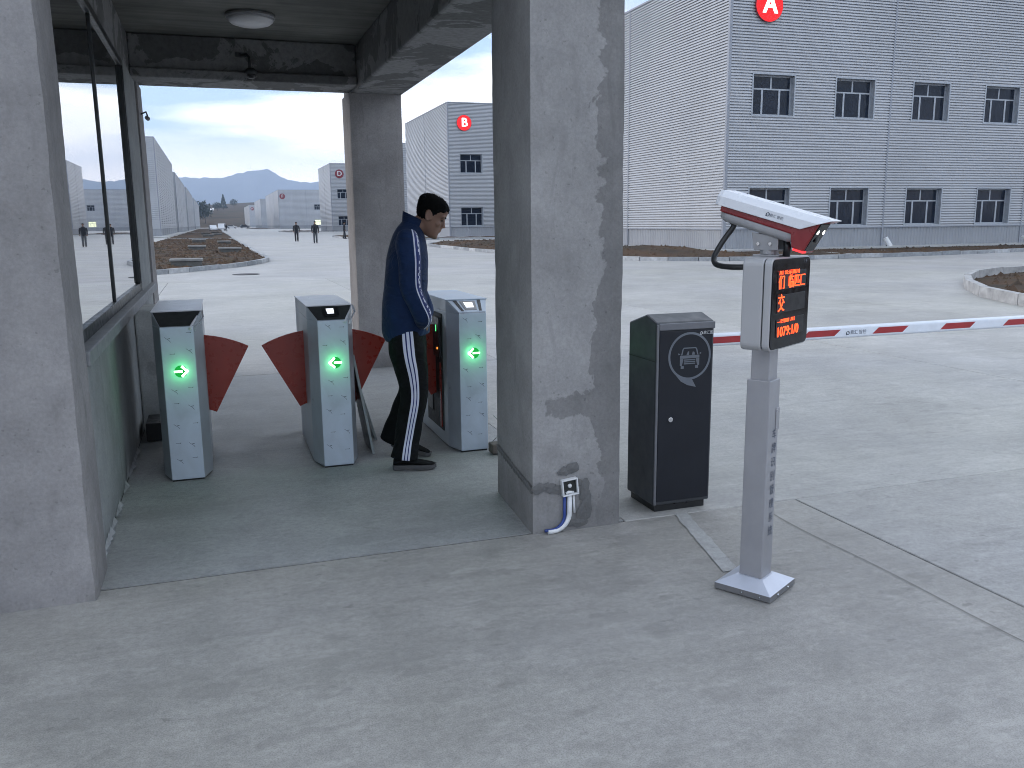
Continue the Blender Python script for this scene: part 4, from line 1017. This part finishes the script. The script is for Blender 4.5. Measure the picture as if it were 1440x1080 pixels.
# ------------------------------------------------------------------ planting beds with kerb stones
KM = MB(); KM.box(-.5, .5, -.075, .075, 0, .16); KMESH = KM.mesh('kerb_stone', M['kerb']); KMESH2 = KM.mesh('kerb_stone', M['kerbplain'])
def resample(pts, step):
    pts = [Vector(p) for p in pts]; out = [pts[0]]; acc = 0
    for a, b in zip(pts, pts[1:]):
        L_ = (b - a).length; d = step - acc
        while d <= L_: out.append(a + (b - a) * (d / L_)); d += step
        acc = (acc + L_) % step
    return out
def curve2(pts, n=6):
    return [Vector((p.x, p.y)) for p in smooth_path([(*q, 0) for q in pts], n)]
def bed(label, kerb_pts, close_pts, step=1.0, mound=.12, hump=None, skip=(), zs=.09, kh=1.0, clods=0):
    """kerb_pts: kerbed outline; close_pts: the unkerbed rest of the outline"""
    kp = curve2(kerb_pts); t = thing('planting_bed', label, 'planting bed', (kp[0].x, kp[0].y, 0)); o0 = kp[0]
    rs_ = resample(kp, step)
    for i, (a, b) in enumerate(zip(rs_, rs_[1:])):
        if i in skip: continue
        d = b - a; k = place('kerb_stone', KMESH2 if kh > 1.1 else KMESH, t, ((a.x + b.x) / 2 - o0.x, (a.y + b.y) / 2 - o0.y, random.uniform(-.015, .01)), (0, 0, math.atan2(d.y, d.x) + random.uniform(-.01, .01)))
        k.scale = (d.length - (.006 if kh > 1.1 else .02), 1, kh)
    poly = [(p.x, p.y) for p in rs_] + list(close_pts)
    bm = bmesh.new(); vs_ = [bm.verts.new((x - o0.x, y - o0.y, zs - .02)) for x, y in poly]
    f = bm.faces.new(vs_); bmesh.ops.triangulate(bm, faces=[f])
    for _ in range(5):
        es = [e for e in bm.edges if e.calc_length() > 1.6]
        if not es: break
        bmesh.ops.subdivide_edges(bm, edges=es, cuts=1); bmesh.ops.triangulate(bm, faces=[f_ for f_ in bm.faces if len(f_.verts) > 3])
    bd = {v for e in bm.edges if e.is_boundary for v in e.verts}
    for v in bm.verts:
        wx, wy = v.co.x + o0.x, v.co.y + o0.y
        if v not in bd: v.co.z = zs + mound * (.5 + noise.fractal(Vector((wx * .5, wy * .5, 2)), 1, 2, 4))
        if hump and v not in bd: v.co.z += hump(wx, wy)
    bmesh.ops.recalc_face_normals(bm, faces=bm.faces[:])
    me = bpy.data.meshes.new('soil'); bm.to_mesh(me); bm.free(); me.materials.append(M['soil'])
    me.polygons.foreach_set('use_smooth', [True] * len(me.polygons)); place('soil', me, t)
    if clods:
        c = MB(); rnd = random.Random(clods); tris = [[me.vertices[i].co.copy() for i in p.vertices] for p in me.polygons]; ar = [((b - a).cross(d - a)).length / 2 + 1e-6 for a, b, d in tris]
        for a, b, d in rnd.choices(tris, ar, k=clods):
            u, v = rnd.random(), rnd.random()
            if u + v > 1: u, v = 1 - u, 1 - v
            p = a + (b - a) * u + (d - a) * v; sz = rnd.uniform(.03, .11) * (1.8 if rnd.random() < .06 else 1)
            q = [p + Vector((sz * rnd.uniform(.7, 1.3) * cos(an), sz * rnd.uniform(.7, 1.3) * sin(an), -.02)) for an in (0, 1.6, 3.1, 4.7)] + [p + Vector((rnd.uniform(-.3, .3) * sz, rnd.uniform(-.3, .3) * sz, sz * rnd.uniform(.4, .9)))]
            c.add(q, [(0, 1, 4), (1, 2, 4), (2, 3, 4), (3, 0, 4)])
        tag(c.build('soil_clods', M['soil'], t), kind='stuff')
    return t
bed('first planting island with concrete covers in brown soil on the left of the road', [(-4.9, 60), (-4.9, 32), (-4.4, 29.6), (-3, 29.4), (-1.76, 30.2), (-.97, 31.1), (-.06, 32.6), (.96, 34.3), (1.9, 37.3), (2.2, 40), (2.15, 49), (2.1, 68), (2.0, 93), (1.2, 95), (-4.2, 95), (-4.9, 92)], [], 1.0, clods=5000)
bed('second planting island of dark soil farther along the left of the road', [(-4.9, 102), (-4.0, 100.5), (1.2, 100.5), (2.1, 102), (2.1, 150), (2.0, 186), (1.2, 187), (-4.2, 187)], [(-4.9, 186)], 2.0)
bed('third planting island far down the left of the road', [(-4.9, 196), (-4, 194.5), (1.2, 194.5), (2.1, 196), (2.1, 380), (-4.2, 381)], [(-4.9, 380)], 3.5)
bed('planting bed with a soil heap round the corner of the nearest building', [(46, 30.3), (38, 30.2), (32, 29.3), (26.3, 28.5), (20.6, 28.3), (17.3, 29.6), (15.3, 32), (13.9, 38), (13.5, 45), (13.7, 56), (14.5, 60.5), (16.5, 63), (20.4, 63.3)], [(20.6, 63), (21.2, 58), (21.2, 35.4), (46, 35.4)], 1.15, .14, lambda x, y: -.13 * max(0, min(1, (x - 19) / 2)) * max(0, min(1, (36 - y) / 1)) + .28 * math.exp(-((x - 17.5) / 2.6) ** 2 - ((y - 33) / 3.2) ** 2) + (.22 * math.exp(-((y - 55) / 5) ** 2 - ((x - 17) / 2.5) ** 2)), (31,), clods=2600)
bed('curved planting island of brown soil at the right edge', [(12.6, 6), (12.8, 8.8), (13.5, 11.5), (13.84, 12.27), (14.48, 13.35), (15.83, 14.98), (17.22, 16.3), (19.1, 17.6), (21.6, 18.4), (26, 18.8), (34, 19)], [(34, 4), (14, 4)], 1.9, .03, zs=.03, kh=1.35, clods=2500)
bed('long kerbed bed in front of the B building', [(40, 80), (24, 79.5), (17, 80.5), (13.8, 86), (13.6, 106), (16, 111), (20.4, 111.4)], [(21, 110), (21, 85.2), (40, 85.2)], 2.0)
bed('long kerbed bed in front of the D building', [(50, 171), (24, 170.5), (17, 171.5), (13.8, 177), (13.6, 196), (16, 201), (20.4, 201.4)], [(21, 200), (21, 176.6), (50, 176.6)], 2.5)
bed('long kerbed bed in front of the F building', [(50, 309), (24, 308.5), (17, 309.5), (13.8, 315), (13.6, 390), (20.4, 392)], [(21, 390), (21, 314.6), (50, 314.6)], 4)
# concrete aprons round the buildings
for nm, r in (('apron', [(21.3, 60, 35.5, 36.9), (21.3, 23.4, 36.9, 58)]), ('apron', [(21.1, 60, 85.3, 86.6), (21.1, 22.9, 86.6, 108)]), ('apron', [(-9, -5.4, 120, 196)])):
    mb = MB()
    for x0, x1, y0, y1 in r: mb.box(x0, x1, y0, y1, -.02, .14)
    struct(mb.build(nm, M['trench'], bevel=.01, seg=1))
# concrete covers standing in the first island
for i, (x, y, w, lab) in enumerate(((-.93, 32.75, 1.1, 'broad concrete cover nearest the kerb of the first planting island'), (.8, 47.7, 1.15, 'concrete cover on the road side of the first planting island'), (-.9, 53.6, 1.0, 'concrete cover in the middle of the first planting island'), (.78, 68.3, 1.0, 'concrete cover toward the far road side of the first planting island'), (-1.1, 76.5, 1.1, 'farthest concrete cover on the first planting island'))):
    t = thing('concrete_cover', lab, 'cover', (x, y, .05), 0, 'concrete covers on the first planting island')
    mb = MB(); mb.box(-w / 2 + .04, w / 2 - .04, -.4, .4, 0, .27); mb.build('chamber', M['coverside'], t, bevel=.01, seg=1)
    mb = MB(); mb.box(-w / 2, w / 2, -.45, .45, .271, .35); mb.build('cover_slab', M['cover'], t, bevel=.01, seg=1)
for i, (x, y) in enumerate(((-.5, 112), (.6, 128), (-1.0, 140), (.4, 160))):
    t = thing('concrete_cover', ('nearest concrete cover on the second planting island', 'second concrete cover on the second planting island, by its road edge', 'third concrete cover on the second planting island', 'farthest concrete cover on the second planting island')[i], 'cover', (x, y, .05), 0, 'concrete covers on the second planting island')
    mb = MB(); mb.box(-.6, .6, -.4, .4, 0, .3); mb.build('chamber', M['coverside'], t)
    mb = MB(); mb.box(-.65, .65, -.45, .45, .301, .38); mb.build('cover_slab', M['cover'], t)
mh = thing('manhole_cover', 'dark round manhole cover in the road in front of the first planting island', 'manhole cover', (.92, 28.75, 0))
mb = MB(); mb.rings([[(r * cos(2 * pi * k / 32), r * sin(2 * pi * k / 32), z) for k in range(32)] for r, z in ((.42, -.01), (.42, .012), (.40, .014))]); mb.build('rim', M['iron'], mh)
mb = MB(); mb.rings([[(r * cos(2 * pi * k / 32), r * sin(2 * pi * k / 32), z) for k in range(32)] for r, z in ((.385, .012), (.385, .018))]); mb.build('lid', M['iron'], mh)

# ------------------------------------------------------------------ people
def catm(rings_in, n):
    """smooth interpolation of tuples"""
    out = []; L_ = len(rings_in)
    for i in range(L_ - 1):
        a, b, c, d = rings_in[max(i - 1, 0)], rings_in[i], rings_in[i + 1], rings_in[min(i + 2, L_ - 1)]
        for k in range(n):
            t = k / n
            out.append(tuple(.5 * (2 * b[q] + (-a[q] + c[q]) * t + (2 * a[q] - 5 * b[q] + 4 * c[q] - d[q]) * t * t + (-a[q] + 3 * b[q] - 3 * c[q] + d[q]) * t ** 3) for q in range(len(b))))
    out.append(tuple(rings_in[-1])); return out
def limb(mb, pts, seg, sub, ref=Vector((0, -1, 0)), mifun=None, grow=0.0, wob=0.0, cap=True):
    """pts: (x, y, z, r_lateral, r_forward); ring angle 0 faces ref"""
    P = catm(pts, sub); rings = []
    for i, p in enumerate(P):
        a = Vector(P[max(i - 1, 0)][:3]); b = Vector(P[min(i + 1, len(P) - 1)][:3]); t = (b - a).normalized()
        x = (ref - t * ref.dot(t)).normalized(); y = t.cross(x); c = Vector(p[:3])
        ring = []
        for k in range(seg):
            an = 2 * pi * k / seg
            w = 1 + (wob * noise.noise(Vector((c.x * 4 + cos(an) * 1.3, c.y * 4 + sin(an) * 1.3, c.z * 11))) if wob else 0)
            ring.append(c + (x * cos(an) * (p[3] + grow) + y * sin(an) * (p[4] + grow)) * w)
        rings.append(ring)
    mb.rings(rings, 0, cap, mifun); return len(P)
HEADR = [(.0, .078, .03, .026), (.012, .096, .008, .040), (.035, .100, -.020, .052), (.06, .096, -.045, .060), (.085, .093, -.064, .066), (.105, .092, -.078, .069), (.13, .088, -.089, .071), (.155, .097, -.096, .075), (.185, .098, -.102, .078), (.212, .088, -.095, .072), (.232, .064, -.075, .057), (.244, .034, -.045, .036), (.249, .002, -.012, .01)]
def head_rings(tf, grow=0, z0=-1, seg=28, hairline=False):
    out = []
    for z, f, b, w in catm(HEADR, 3):
        if z < z0: continue
        c = (f + b) / 2; a = (f - b) / 2 + grow; w = w + grow; ring = []
        for k in range(seg):
            an = 2 * pi * k / seg; e = 2.25
            ca, sa = cos(an), sin(an)
            ring.append(tf @ Vector((c + a * math.copysign(abs(ca) ** (2 / e), ca), w * math.copysign(abs(sa) ** (2 / e), sa), z + (grow * .6 if z > .2 else 0))))
        out.append(ring)
    return out
def person(label, loc, rz, pose, mats, detail=True, scale=1.0, group=None):
    t = thing('person', label, 'person', loc, rz, group); t.scale = (scale,) * 3
    seg = 48 if detail else 14; sub = 5 if detail else 2
    tor = pose['torso']
    tf = Matrix.Translation(pose['head']) @ Euler((0, pose.get('tilt', 0), pose.get('turn', 0))).to_matrix().to_4x4()
    # continuous body
    body = MB()
    limb(body, [(c, 0, z, w * .86, a * .82) for z, c, a, w in tor if z < 1.5] , 24, 3)
    n0 = tor[-2]; hb = tf @ Vector((-.02, 0, .05))
    limb(body, [(n0[1] - .015, 0, n0[0] - .07, .062, .066), (n0[1] + .0, 0, n0[0] + .0, .056, .06), (hb.x, hb.y, hb.z, .054, .06), *[(*(tf @ Vector((-.015, 0, .11))), .05, .055)]], 20, 4)
    body.rings(head_rings(tf))
    for s in ('ra', 'la'):
        if s in pose:
            p = pose[s]; limb(body, [(*q, r * .72, r * .72) for q, r in p], 14, 3)
            w0 = Vector(p[-1][0]); d = (w0 - Vector(p[-2][0])).normalized(); sd_ = Vector((0, 1, 0)); nrm = d.cross(sd_).normalized()
            body.ellipsoid(w0 + d * .06, (.045, .035, .05), 12, 8)
            for fi in range(4): body.tube([w0 + d * .06 + sd_ * (.018 * (fi - 1.5)), w0 + d * .09 + sd_ * (.02 * (fi - 1.5)), w0 + d * (.115 + (.012 if fi in (1, 2) else 0)) + sd_ * (.019 * (fi - 1.5)) + nrm * .02], [.0105, .01, .008], 8)
            body.tube([w0 + d * .03 + sd_ * .03, w0 + d * .07 + sd_ * .055, w0 + d * .10 + sd_ * .06], [.013, .012, .009], 8)
    for s in ('rl', 'll'): limb(body, [(*q, r * .7, r * .7) for q, r in pose[s]], 14, 3)
    if detail:
        def W(p): return tf @ Vector(p)
        # nose, brow, lips, chin, ears
        body.rings([[W((f, s * w, z)) for f, s, z in ((-.012 + x0, -1, z - .006), (x0, -.8, z), (x0 + .004, 0, z), (x0, .8, z), (-.012 + x0, 1, z - .006), (x0 - .02, 0, z - .004))] for z, x0, w in ((.143, .094, .006), (.125, .103, .008), (.108, .112, .011), (.098, .121, .015), (.092, .116, .016), (.087, .098, .012))])
        for z, x, rz_ in ((.069, .098, .0065), (.058, .0965, .0065)): body.ellipsoid(W((x, 0, z)), (.011, .022, rz_), 12, 6)
        body.ellipsoid(W((.088, 0, .018)), (.018, .022, .016), 12, 6)
        for s in (-1, 1):
            body.ellipsoid(W((.083, s * .033, .152)), (.014, .026, .009), 10, 6)
            body.ellipsoid(W((.068, s * .045, .098)), (.02, .018, .02), 10, 6)
            er = []
            for q in range(9):
                a = 2 * pi * q / 8; er.append(W((-.004 + .017 * cos(a) - .006 * sin(a), s * (.079 + .006 * cos(a + 2.2)), .118 + .030 * sin(a))))
            body.tube(er, .0065, 8); body.ellipsoid(W((-.004, s * .074, .116)), (.014, .008, .024), 10, 6)
    bo_ = body.build('body', M['skin'], t, smooth=True)
    if detail:
        rm = bo_.modifiers.new('remesh', 'REMESH'); rm.mode = 'VOXEL'; rm.voxel_size = .0055; rm.use_smooth_shade = True
        sm = bo_.modifiers.new('smooth', 'SMOOTH'); sm.factor = .5; sm.iterations = 3
        for s in (-1, 1):
            e_ = MB(); e_.ellipsoid(tf @ Vector((.0855, s * .032, .128)), (.008, .014, .0045), 10, 6); e_.build('eye', M['eye'], bo_, smooth=True)
            e_ = MB(); e_.tube([tf @ Vector((.0975, s * .014, .148)), tf @ Vector((.098, s * .032, .154)), tf @ Vector((.084, s * .052, .150))], [.003, .0042, .002], 6); e_.build('eyebrow', M['hair'], bo_, smooth=True)
    # hair: cropped cap, hairline high at the forehead and low at the nape
    h = MB(); HR = head_rings(tf, .003, .075, 56); inv = tf.inverted(); rings = []
    for r in HR:
        ring = []
        for p in r:
            q = inv @ p; ang = math.atan2(q.y, q.x)
            front = max(0, cos(ang)); hl = .085 + .100 * min(1, front * 1.15) ** .75 + .012 * noise.noise(Vector((ang * 5, 0, 2)))
            if .55 < abs(ang) < 2.0: hl = max(hl, .150 - .02 * abs(ang - 1.3))
            if q.z < hl:   # tuck below the hairline into the skull
                q = Vector((q.x * .86 if q.x > 0 else q.x * .9, q.y * .86, q.z))
            ring.append(tf @ q)
        rings.append(ring)
    h.rings(rings)
    if detail:
        rnd = random.Random(4); ctr = tf @ Vector((0, 0, .13))
        for _ in range(2600):
            ri = rnd.randrange(2, len(rings) - 1); k = rnd.randrange(len(rings[0])); p = rings[ri][k].lerp(rings[ri - 1][(k + 1) % len(rings[0])], rnd.random())
            q = inv @ p; ang = math.atan2(q.y, q.x); front = max(0, cos(ang)); hl = .085 + .100 * min(1, front * 1.15) ** .75
            if .55 < abs(ang) < 2.0: hl = max(hl, .150 - .02 * abs(ang - 1.3))
            if q.z < hl - .002: continue
            nrm = (p - ctr).normalized(); dv = (nrm * 1.0 + Vector((rnd.gauss(.2, .35), rnd.gauss(0, .35), rnd.gauss(-.1, .3)))).normalized(); sd2 = dv.orthogonal().normalized() * .0011
            L2 = rnd.uniform(.004, .009); h.add([p - sd2 - nrm * .002, p + sd2 - nrm * .002, p + dv * L2], [(0, 1, 2)])
    h.build('hair', M['hair'], t, smooth=True)
    # jacket: torso and sleeves, tape on the sleeve
    j = MB()
    zh = pose.get('hem', .83)
    limb(j, [(c, 0, max(z, zh), w, a) for z, c, a, w in tor], 40 if detail else 14, 4 if detail else 2, wob=.035)
    if detail:
        n1 = tor[-1]
        lo_r = [Vector((n1[1] + .066 * cos(2 * pi * k / 32) * 1.05, .064 * sin(2 * pi * k / 32), n1[0] - .02 - .02 * cos(2 * pi * k / 32))) for k in range(32)]
        hi_r = [Vector((n1[1] + .012 + .072 * cos(2 * pi * k / 32), .068 * sin(2 * pi * k / 32), n1[0] + .045 - .035 * cos(2 * pi * k / 32))) for k in range(32)]
        in_r = [Vector((p.x * .94 + (n1[1] + .012) * .06, p.y * .94, p.z - .003)) for p in hi_r]
        j.rings([lo_r, hi_r, in_r], cap=False)
    for s, sg in (('ra', -1), ('la', 1)):
        if s not in pose: continue
        def mf(i, k, n=seg):
            q = (k + n // 2) % n - n // 2
            if not detail: return 0
            o = q - pose.get('tape', 0)
            return 1 if o == 3 else (1 if o in (0, -1) and noise.noise(Vector((i * 1.1, o * 1.7, 3.1))) > .0 else (2 if -2 <= o <= 2 else 0))
        limb(j, [(*q, r, r) for q, r in pose[s]], seg, sub + 3 if detail else 2, Vector((0, sg, 0)), mf if detail and s == 'ra' else None, wob=.07)
    j.build('jacket', [mats['jacket'], M['trackwhite'], M['bluegap']], t, smooth=True)
    # trousers
    tr = MB()
    z1, c1, a1, w1 = tor[0]; 
    limb(tr, [(c1 - .0, 0, .76, w1 * .86, a1 * .80), (c1, 0, .82, w1 * .93, a1 * .88), (c1, 0, .9, w1 * .9, a1 * .86)], 32 if detail else 12, 3, wob=.02)
    for s, sg in (('rl', -1), ('ll', 1)):
        def mt(i, k, n=84):
            q = (k + n // 2) % n - n // 2
            o = q * (-sg) * -1 - pose.get('ltape', 0) 
            return 1 if o in (-3, -2, 0, 1, 3, 4) else (2 if o in (-1, 2) else 0)
        limb(tr, [(*q, r, r * 1.08) for q, r in pose[s]], 84 if detail else 12, 7 if detail else 2, Vector((0, sg, 0)), mt if detail else None, wob=.07)
    tr.build('trousers', [mats['trousers'], M['trackwhite'], M['bluegap']], t, smooth=True)
    # shoes
    for s in ('rf', 'lf'):
        ax, ay, az, yaw_, pit = pose[s]
        F = Matrix.Translation((ax, ay, az)) @ Euler((0, pit, yaw_)).to_matrix().to_4x4()
        sh = MB(); rings = []
        for x, w, h_ in ((-.078, .026, .06), (-.07, .034, .085), (-.03, .038, .098), (.02, .040, .088), (.07, .045, .062), (.12, .048, .048), (.165, .042, .038), (.19, .026, .028)):
            rings.append([F @ Vector((x, w * cos(2 * pi * k / 16), .026 + max(0, h_ - .026) * (.5 + .5 * sin(2 * pi * k / 16)))) for k in range(16)])
        sh.rings(rings); so_ = sh.build('shoe', mats['shoe'], t, smooth=True)
        sl_ = MB(); rings = []
        for x, w, lift in ((-.082, .022, .004), (-.072, .034, 0), (-.03, .038, 0), (0.0, .036, .004), (.03, .040, .004), (.07, .047, 0), (.12, .050, 0), (.165, .044, .003), (.195, .024, .010)):
            rings.append([F @ Vector((x, a * w, z)) for a, z in ((-1, lift), (1, lift), (1.03, .018), (1, .030), (-1, .030), (-1.03, .018))])
        sl_.rings(rings); sl_.build('sole', M['sole'], so_)
    return t
main_pose = dict(
    torso=[(.835, .015, .135, .175), (.86, .012, .150, .19), (.95, .008, .150, .195), (1.08, .012, .140, .195), (1.2, .022, .136, .200), (1.33, .034, .128, .212), (1.43, .046, .112, .200), (1.485, .056, .095, .155), (1.52, .066, .078, .100), (1.545, .074, .066, .068)],
    head=(.122, 0, 1.488), tilt=R(28), hem=.835, tape=-8, ltape=2,
    ra=[((.045, -.155, 1.475), .060), ((.05, -.2, 1.42), .076), ((.058, -.232, 1.30), .070), ((.062, -.25, 1.17), .064), ((.095, -.243, 1.07), .060), ((.128, -.20, .985), .058), ((.118, -.125, .94), .046)],
    la=[((.045, .155, 1.475), .060), ((.05, .2, 1.42), .076), ((.055, .232, 1.30), .070), ((.06, .25, 1.17), .064), ((.095, .243, 1.07), .060), ((.128, .20, .985), .058), ((.118, .125, .94), .046)],
    rl=[((.012, -.085, .88), .105), ((.022, -.098, .74), .106), ((.045, -.105, .60), .092), ((.052, -.112, .47), .080), ((.025, -.122, .32), .076), ((-.005, -.132, .17), .074), ((-.02, -.138, .075), .080)],
    ll=[((.012, .085, .88), .105), ((.022, .098, .74), .104), ((.042, .110, .60), .090), ((.03, .125, .47), .080), ((-.03, .15, .33), .076), ((-.085, .175, .20), .074), ((-.115, .19, .115), .078)],
    rf=(-.012, -.14, .006, .02, 0), lf=(-.05, .195, .052, -.12, R(17)))
person('young man in navy striped tracksuit, head bowed, hands in pockets, by the turnstiles', (1.115, 5.40, 0), R(-15), main_pose, dict(jacket=M['jacket'], trousers=M['trousers'], shoe=M['shoe']))
def far_pose(step, arm):
    return dict(torso=[(.82, 0, .12, .17), (.95, 0, .13, .18), (1.2, .01, .125, .195), (1.38, .015, .115, .205), (1.47, .015, .085, .13), (1.52, .018, .06, .06)],
        head=(.03, 0, 1.5), tilt=R(6), hem=.82,
        ra=[((0, -.2, 1.42), .07), ((0, -.26, 1.15), .058), ((.04 + arm, -.25, .92), .045)], la=[((0, .2, 1.42), .07), ((0, .26, 1.15), .058), ((.04 - arm, .25, .92), .045)],
        rl=[((0, -.09, .86), .1), ((step * .6, -.1, .48), .078), ((step, -.1, .07), .07)], ll=[((0, .09, .86), .1), ((-step * .4, .1, .48), .078), ((-step, .1, .08), .07)],
        rf=(step, -.1, .006, 0, 0), lf=(-step, .1, .02, 0, R(10)))
DK = dict(jacket=M['farcloth'], trousers=M['farcloth'], shoe=M['shoe'])
DG = dict(jacket=M['farcloth'], trousers=M['fargrey'], shoe=M['shoe'])
fg = 'people walking far down the road'
person('person in dark open coat on the road, left one of the far pair', (7.25, 82.0, 0), R(-95), far_pose(.1, .08), DK, False, group=fg)
person('person in a dark jacket and grey trousers in front of the lit window', (8.0, 73.5, 0), R(-92), far_pose(.06, .05), DG, False, 1.02, group=fg)
person('dark clad person beside the far square pillar in front of the D building', (13.0, 92.0, 0), R(-20), far_pose(.12, .1), DK, False, group=fg)
person('tiny dark figure far down the road past the planting islands', (3.3, 225, 0), R(-95), far_pose(.12, .1), DK, False, group=fg)

# ------------------------------------------------------------------ far cars, shed, trees
def car(label, x, y, rz, paint, L_=4.3, H=1.5, van=False):
    t = thing('parked_car', label, 'car', (x, y, 0), rz, 'cars parked at the end of the road')
    hl = L_ / 2
    prof = [(-hl, .3), (hl, .3), (hl, .62), (hl - .15, .78), (hl * .52, .88), (hl * .2, H), (-hl * .62, H), (-hl * .92, .92), (-hl, .85)] if not van else [(-hl, .3), (hl, .3), (hl, .8), (hl * .86, 1.05), (hl * .62, H), (-hl, H)]
    mb = MB(); mb.prism(prof, 'y', -.86, .86); b = mb.build('car_body', paint, t, bevel=.08, seg=2)
    wprof = [(hl * .46, .93), (hl * .21, H - .08), (-hl * .6, H - .08), (-hl * .84, .95)] if not van else [(hl * .82, 1.1), (hl * .62, H - .1), (-hl * .9, H - .1), (-hl * .9, 1.1)]
    mb = MB(); mb.prism(wprof, 'y', -.868, .868); mb.build('windows', M['carglass'], t)
    for sx in (-1, 1):
        for sy in (-1, 1):
            mb = MB(); mb.tube([(sx * hl * .62, sy * .88, .31), (sx * hl * .62, sy * .66, .31)], .31, 16); w = mb.build('wheel', M['tyre'], t)
            mb = MB(); mb.tube([(sx * hl * .62, sy * .89, .31), (sx * hl * .62, sy * .87, .31)], .19, 12); mb.build('rim', M['camgrey'], w)
    for sy in (-.6, .6):
        mb = MB(); mb.box(hl - .03, hl + .012, sy - .16, sy + .16, .6, .72); mb.build('headlight', M['logo'], t)
car('white car parked at the end of the left planting islands', .2, 240, R(-84), M['carwhite'], 4.4, 1.55)
car('white van parked beside the white car at the end of the road', 2.6, 262, R(-96), M['carwhite'], 4.6, 1.95, True)
car('white car farther back to the right of the white van', 8.2, 400, R(-8), M['carwhite'])
car('dark car farther back at the end of the road', 14.2, 420, R(5), M['cardark'])
sh = thing('farm_shed', 'long low white roofed shed on the brown hillside', 'shed', (-6, 800, terr(800, 0) - .4))
mb = MB(); mb.box(-8, 8, -4, 4, 0, 2.6); mb.build('wall', M['shedwall'], sh)
mb = MB(); mb.prism([(-5, 2.6), (5, 2.6), (0, 4.2)], 'x', -8.6, 8.6); mb.build('roof', M['shedroof'], sh)
def tree(label, x, y, z, h, w, conifer=False, seed=0):
    z = terr(math.hypot(x, y), math.atan2(x, y)) - .3
    rnd = random.Random(seed); t = thing('hill_tree', label, 'tree', (x, y, z), 0, 'dark trees on the hillside at the end of the road')
    mb = MB(); mb.tube([(0, 0, 0), (.1, 0, h * .4), (0, .1, h * .8)], [.3, .2, .06], 7)
    for k in range(5):
        a = rnd.uniform(0, 2 * pi); z0 = h * rnd.uniform(.3, .6); mb.tube([(0, 0, z0), (cos(a) * w * .3, sin(a) * w * .3, z0 + h * .2)], [.12, .03], 5)
    mb.build('trunk', M['bark'], t)
    c = MB()
    for k in range(520):
        if conifer:
            q = rnd.random(); rr = w * .5 * (1 - q) * (.6 + .4 * rnd.random()); a = rnd.uniform(0, 2 * pi); p = Vector((rr * cos(a), rr * sin(a), h * (.15 + .85 * q)))
        else:
            d = Vector((rnd.gauss(0, 1), rnd.gauss(0, 1), rnd.gauss(0, 1))).normalized() * (rnd.random() ** .4)
            lob = 1 + .35 * noise.noise(d * 2.1 + Vector((seed, 0, 0))); p = Vector((d.x * w / 2 * lob, d.y * w / 2 * lob, h * .62 + d.z * h * .36 * lob))
        s = rnd.uniform(.25, .6) * h / 10; n1_ = Vector((rnd.gauss(0, 1), rnd.gauss(0, 1), rnd.gauss(0, 1))).normalized(); u = n1_.orthogonal().normalized(); v = n1_.cross(u)
        c.add([p + u * s, p + v * s * .8, p - u * s, p - v * s * .8], [(0, 1, 2, 3)])
    c.build('crown', M['leaf'], t, recalc=False)
tree('broad dark tree against the last left building', -15, 640, 1.5, 15, 11, seed=1)
tree('tall dark tree second from the last left building', -9.5, 650, 2, 16.5, 10, seed=2)
tree('rounded dark tree at the right end of the far clump', -4.2, 655, 2.2, 16, 10, seed=3)
tree('lower dark bush-like tree in front of the far clump', -11, 620, .8, 9, 9, seed=4)
tree('lone pointed conifer on the hill right of the far clump', 12, 900, 12, 15, 8, True, seed=5)
tree('small round tree on the hill near the farthest building', 24, 1000, 17, 9, 9, seed=6)
tree('low tree between the shed and the lone conifer', 6, 860, 10, 9, 9, seed=8)

# ------------------------------------------------------------------ haze: closed box round everything, sky outside
hz = MB(); hz.box(-7300, 7300, -7300, 7300, -6, 480)
ho = hz.build('haze', []) if False else None
me = hz.mesh('haze', [])
hm = bpy.data.materials.new('thin_air'); hm.use_nodes = True; ht = hm.node_tree; ht.nodes.remove(ht.nodes['Principled BSDF'])
pv = ht.nodes.new('ShaderNodeVolumePrincipled'); pv.inputs['Color'].default_value = (.62, .77, 1.0, 1); pv.inputs['Density'].default_value = 2.1e-4; pv.inputs['Anisotropy'].default_value = .3
ht.links.new(pv.outputs[0], ht.nodes['Material Output'].inputs['Volume'])
me.materials.append(hm); ho = place('haze', me); ho['kind'] = 'stuff'
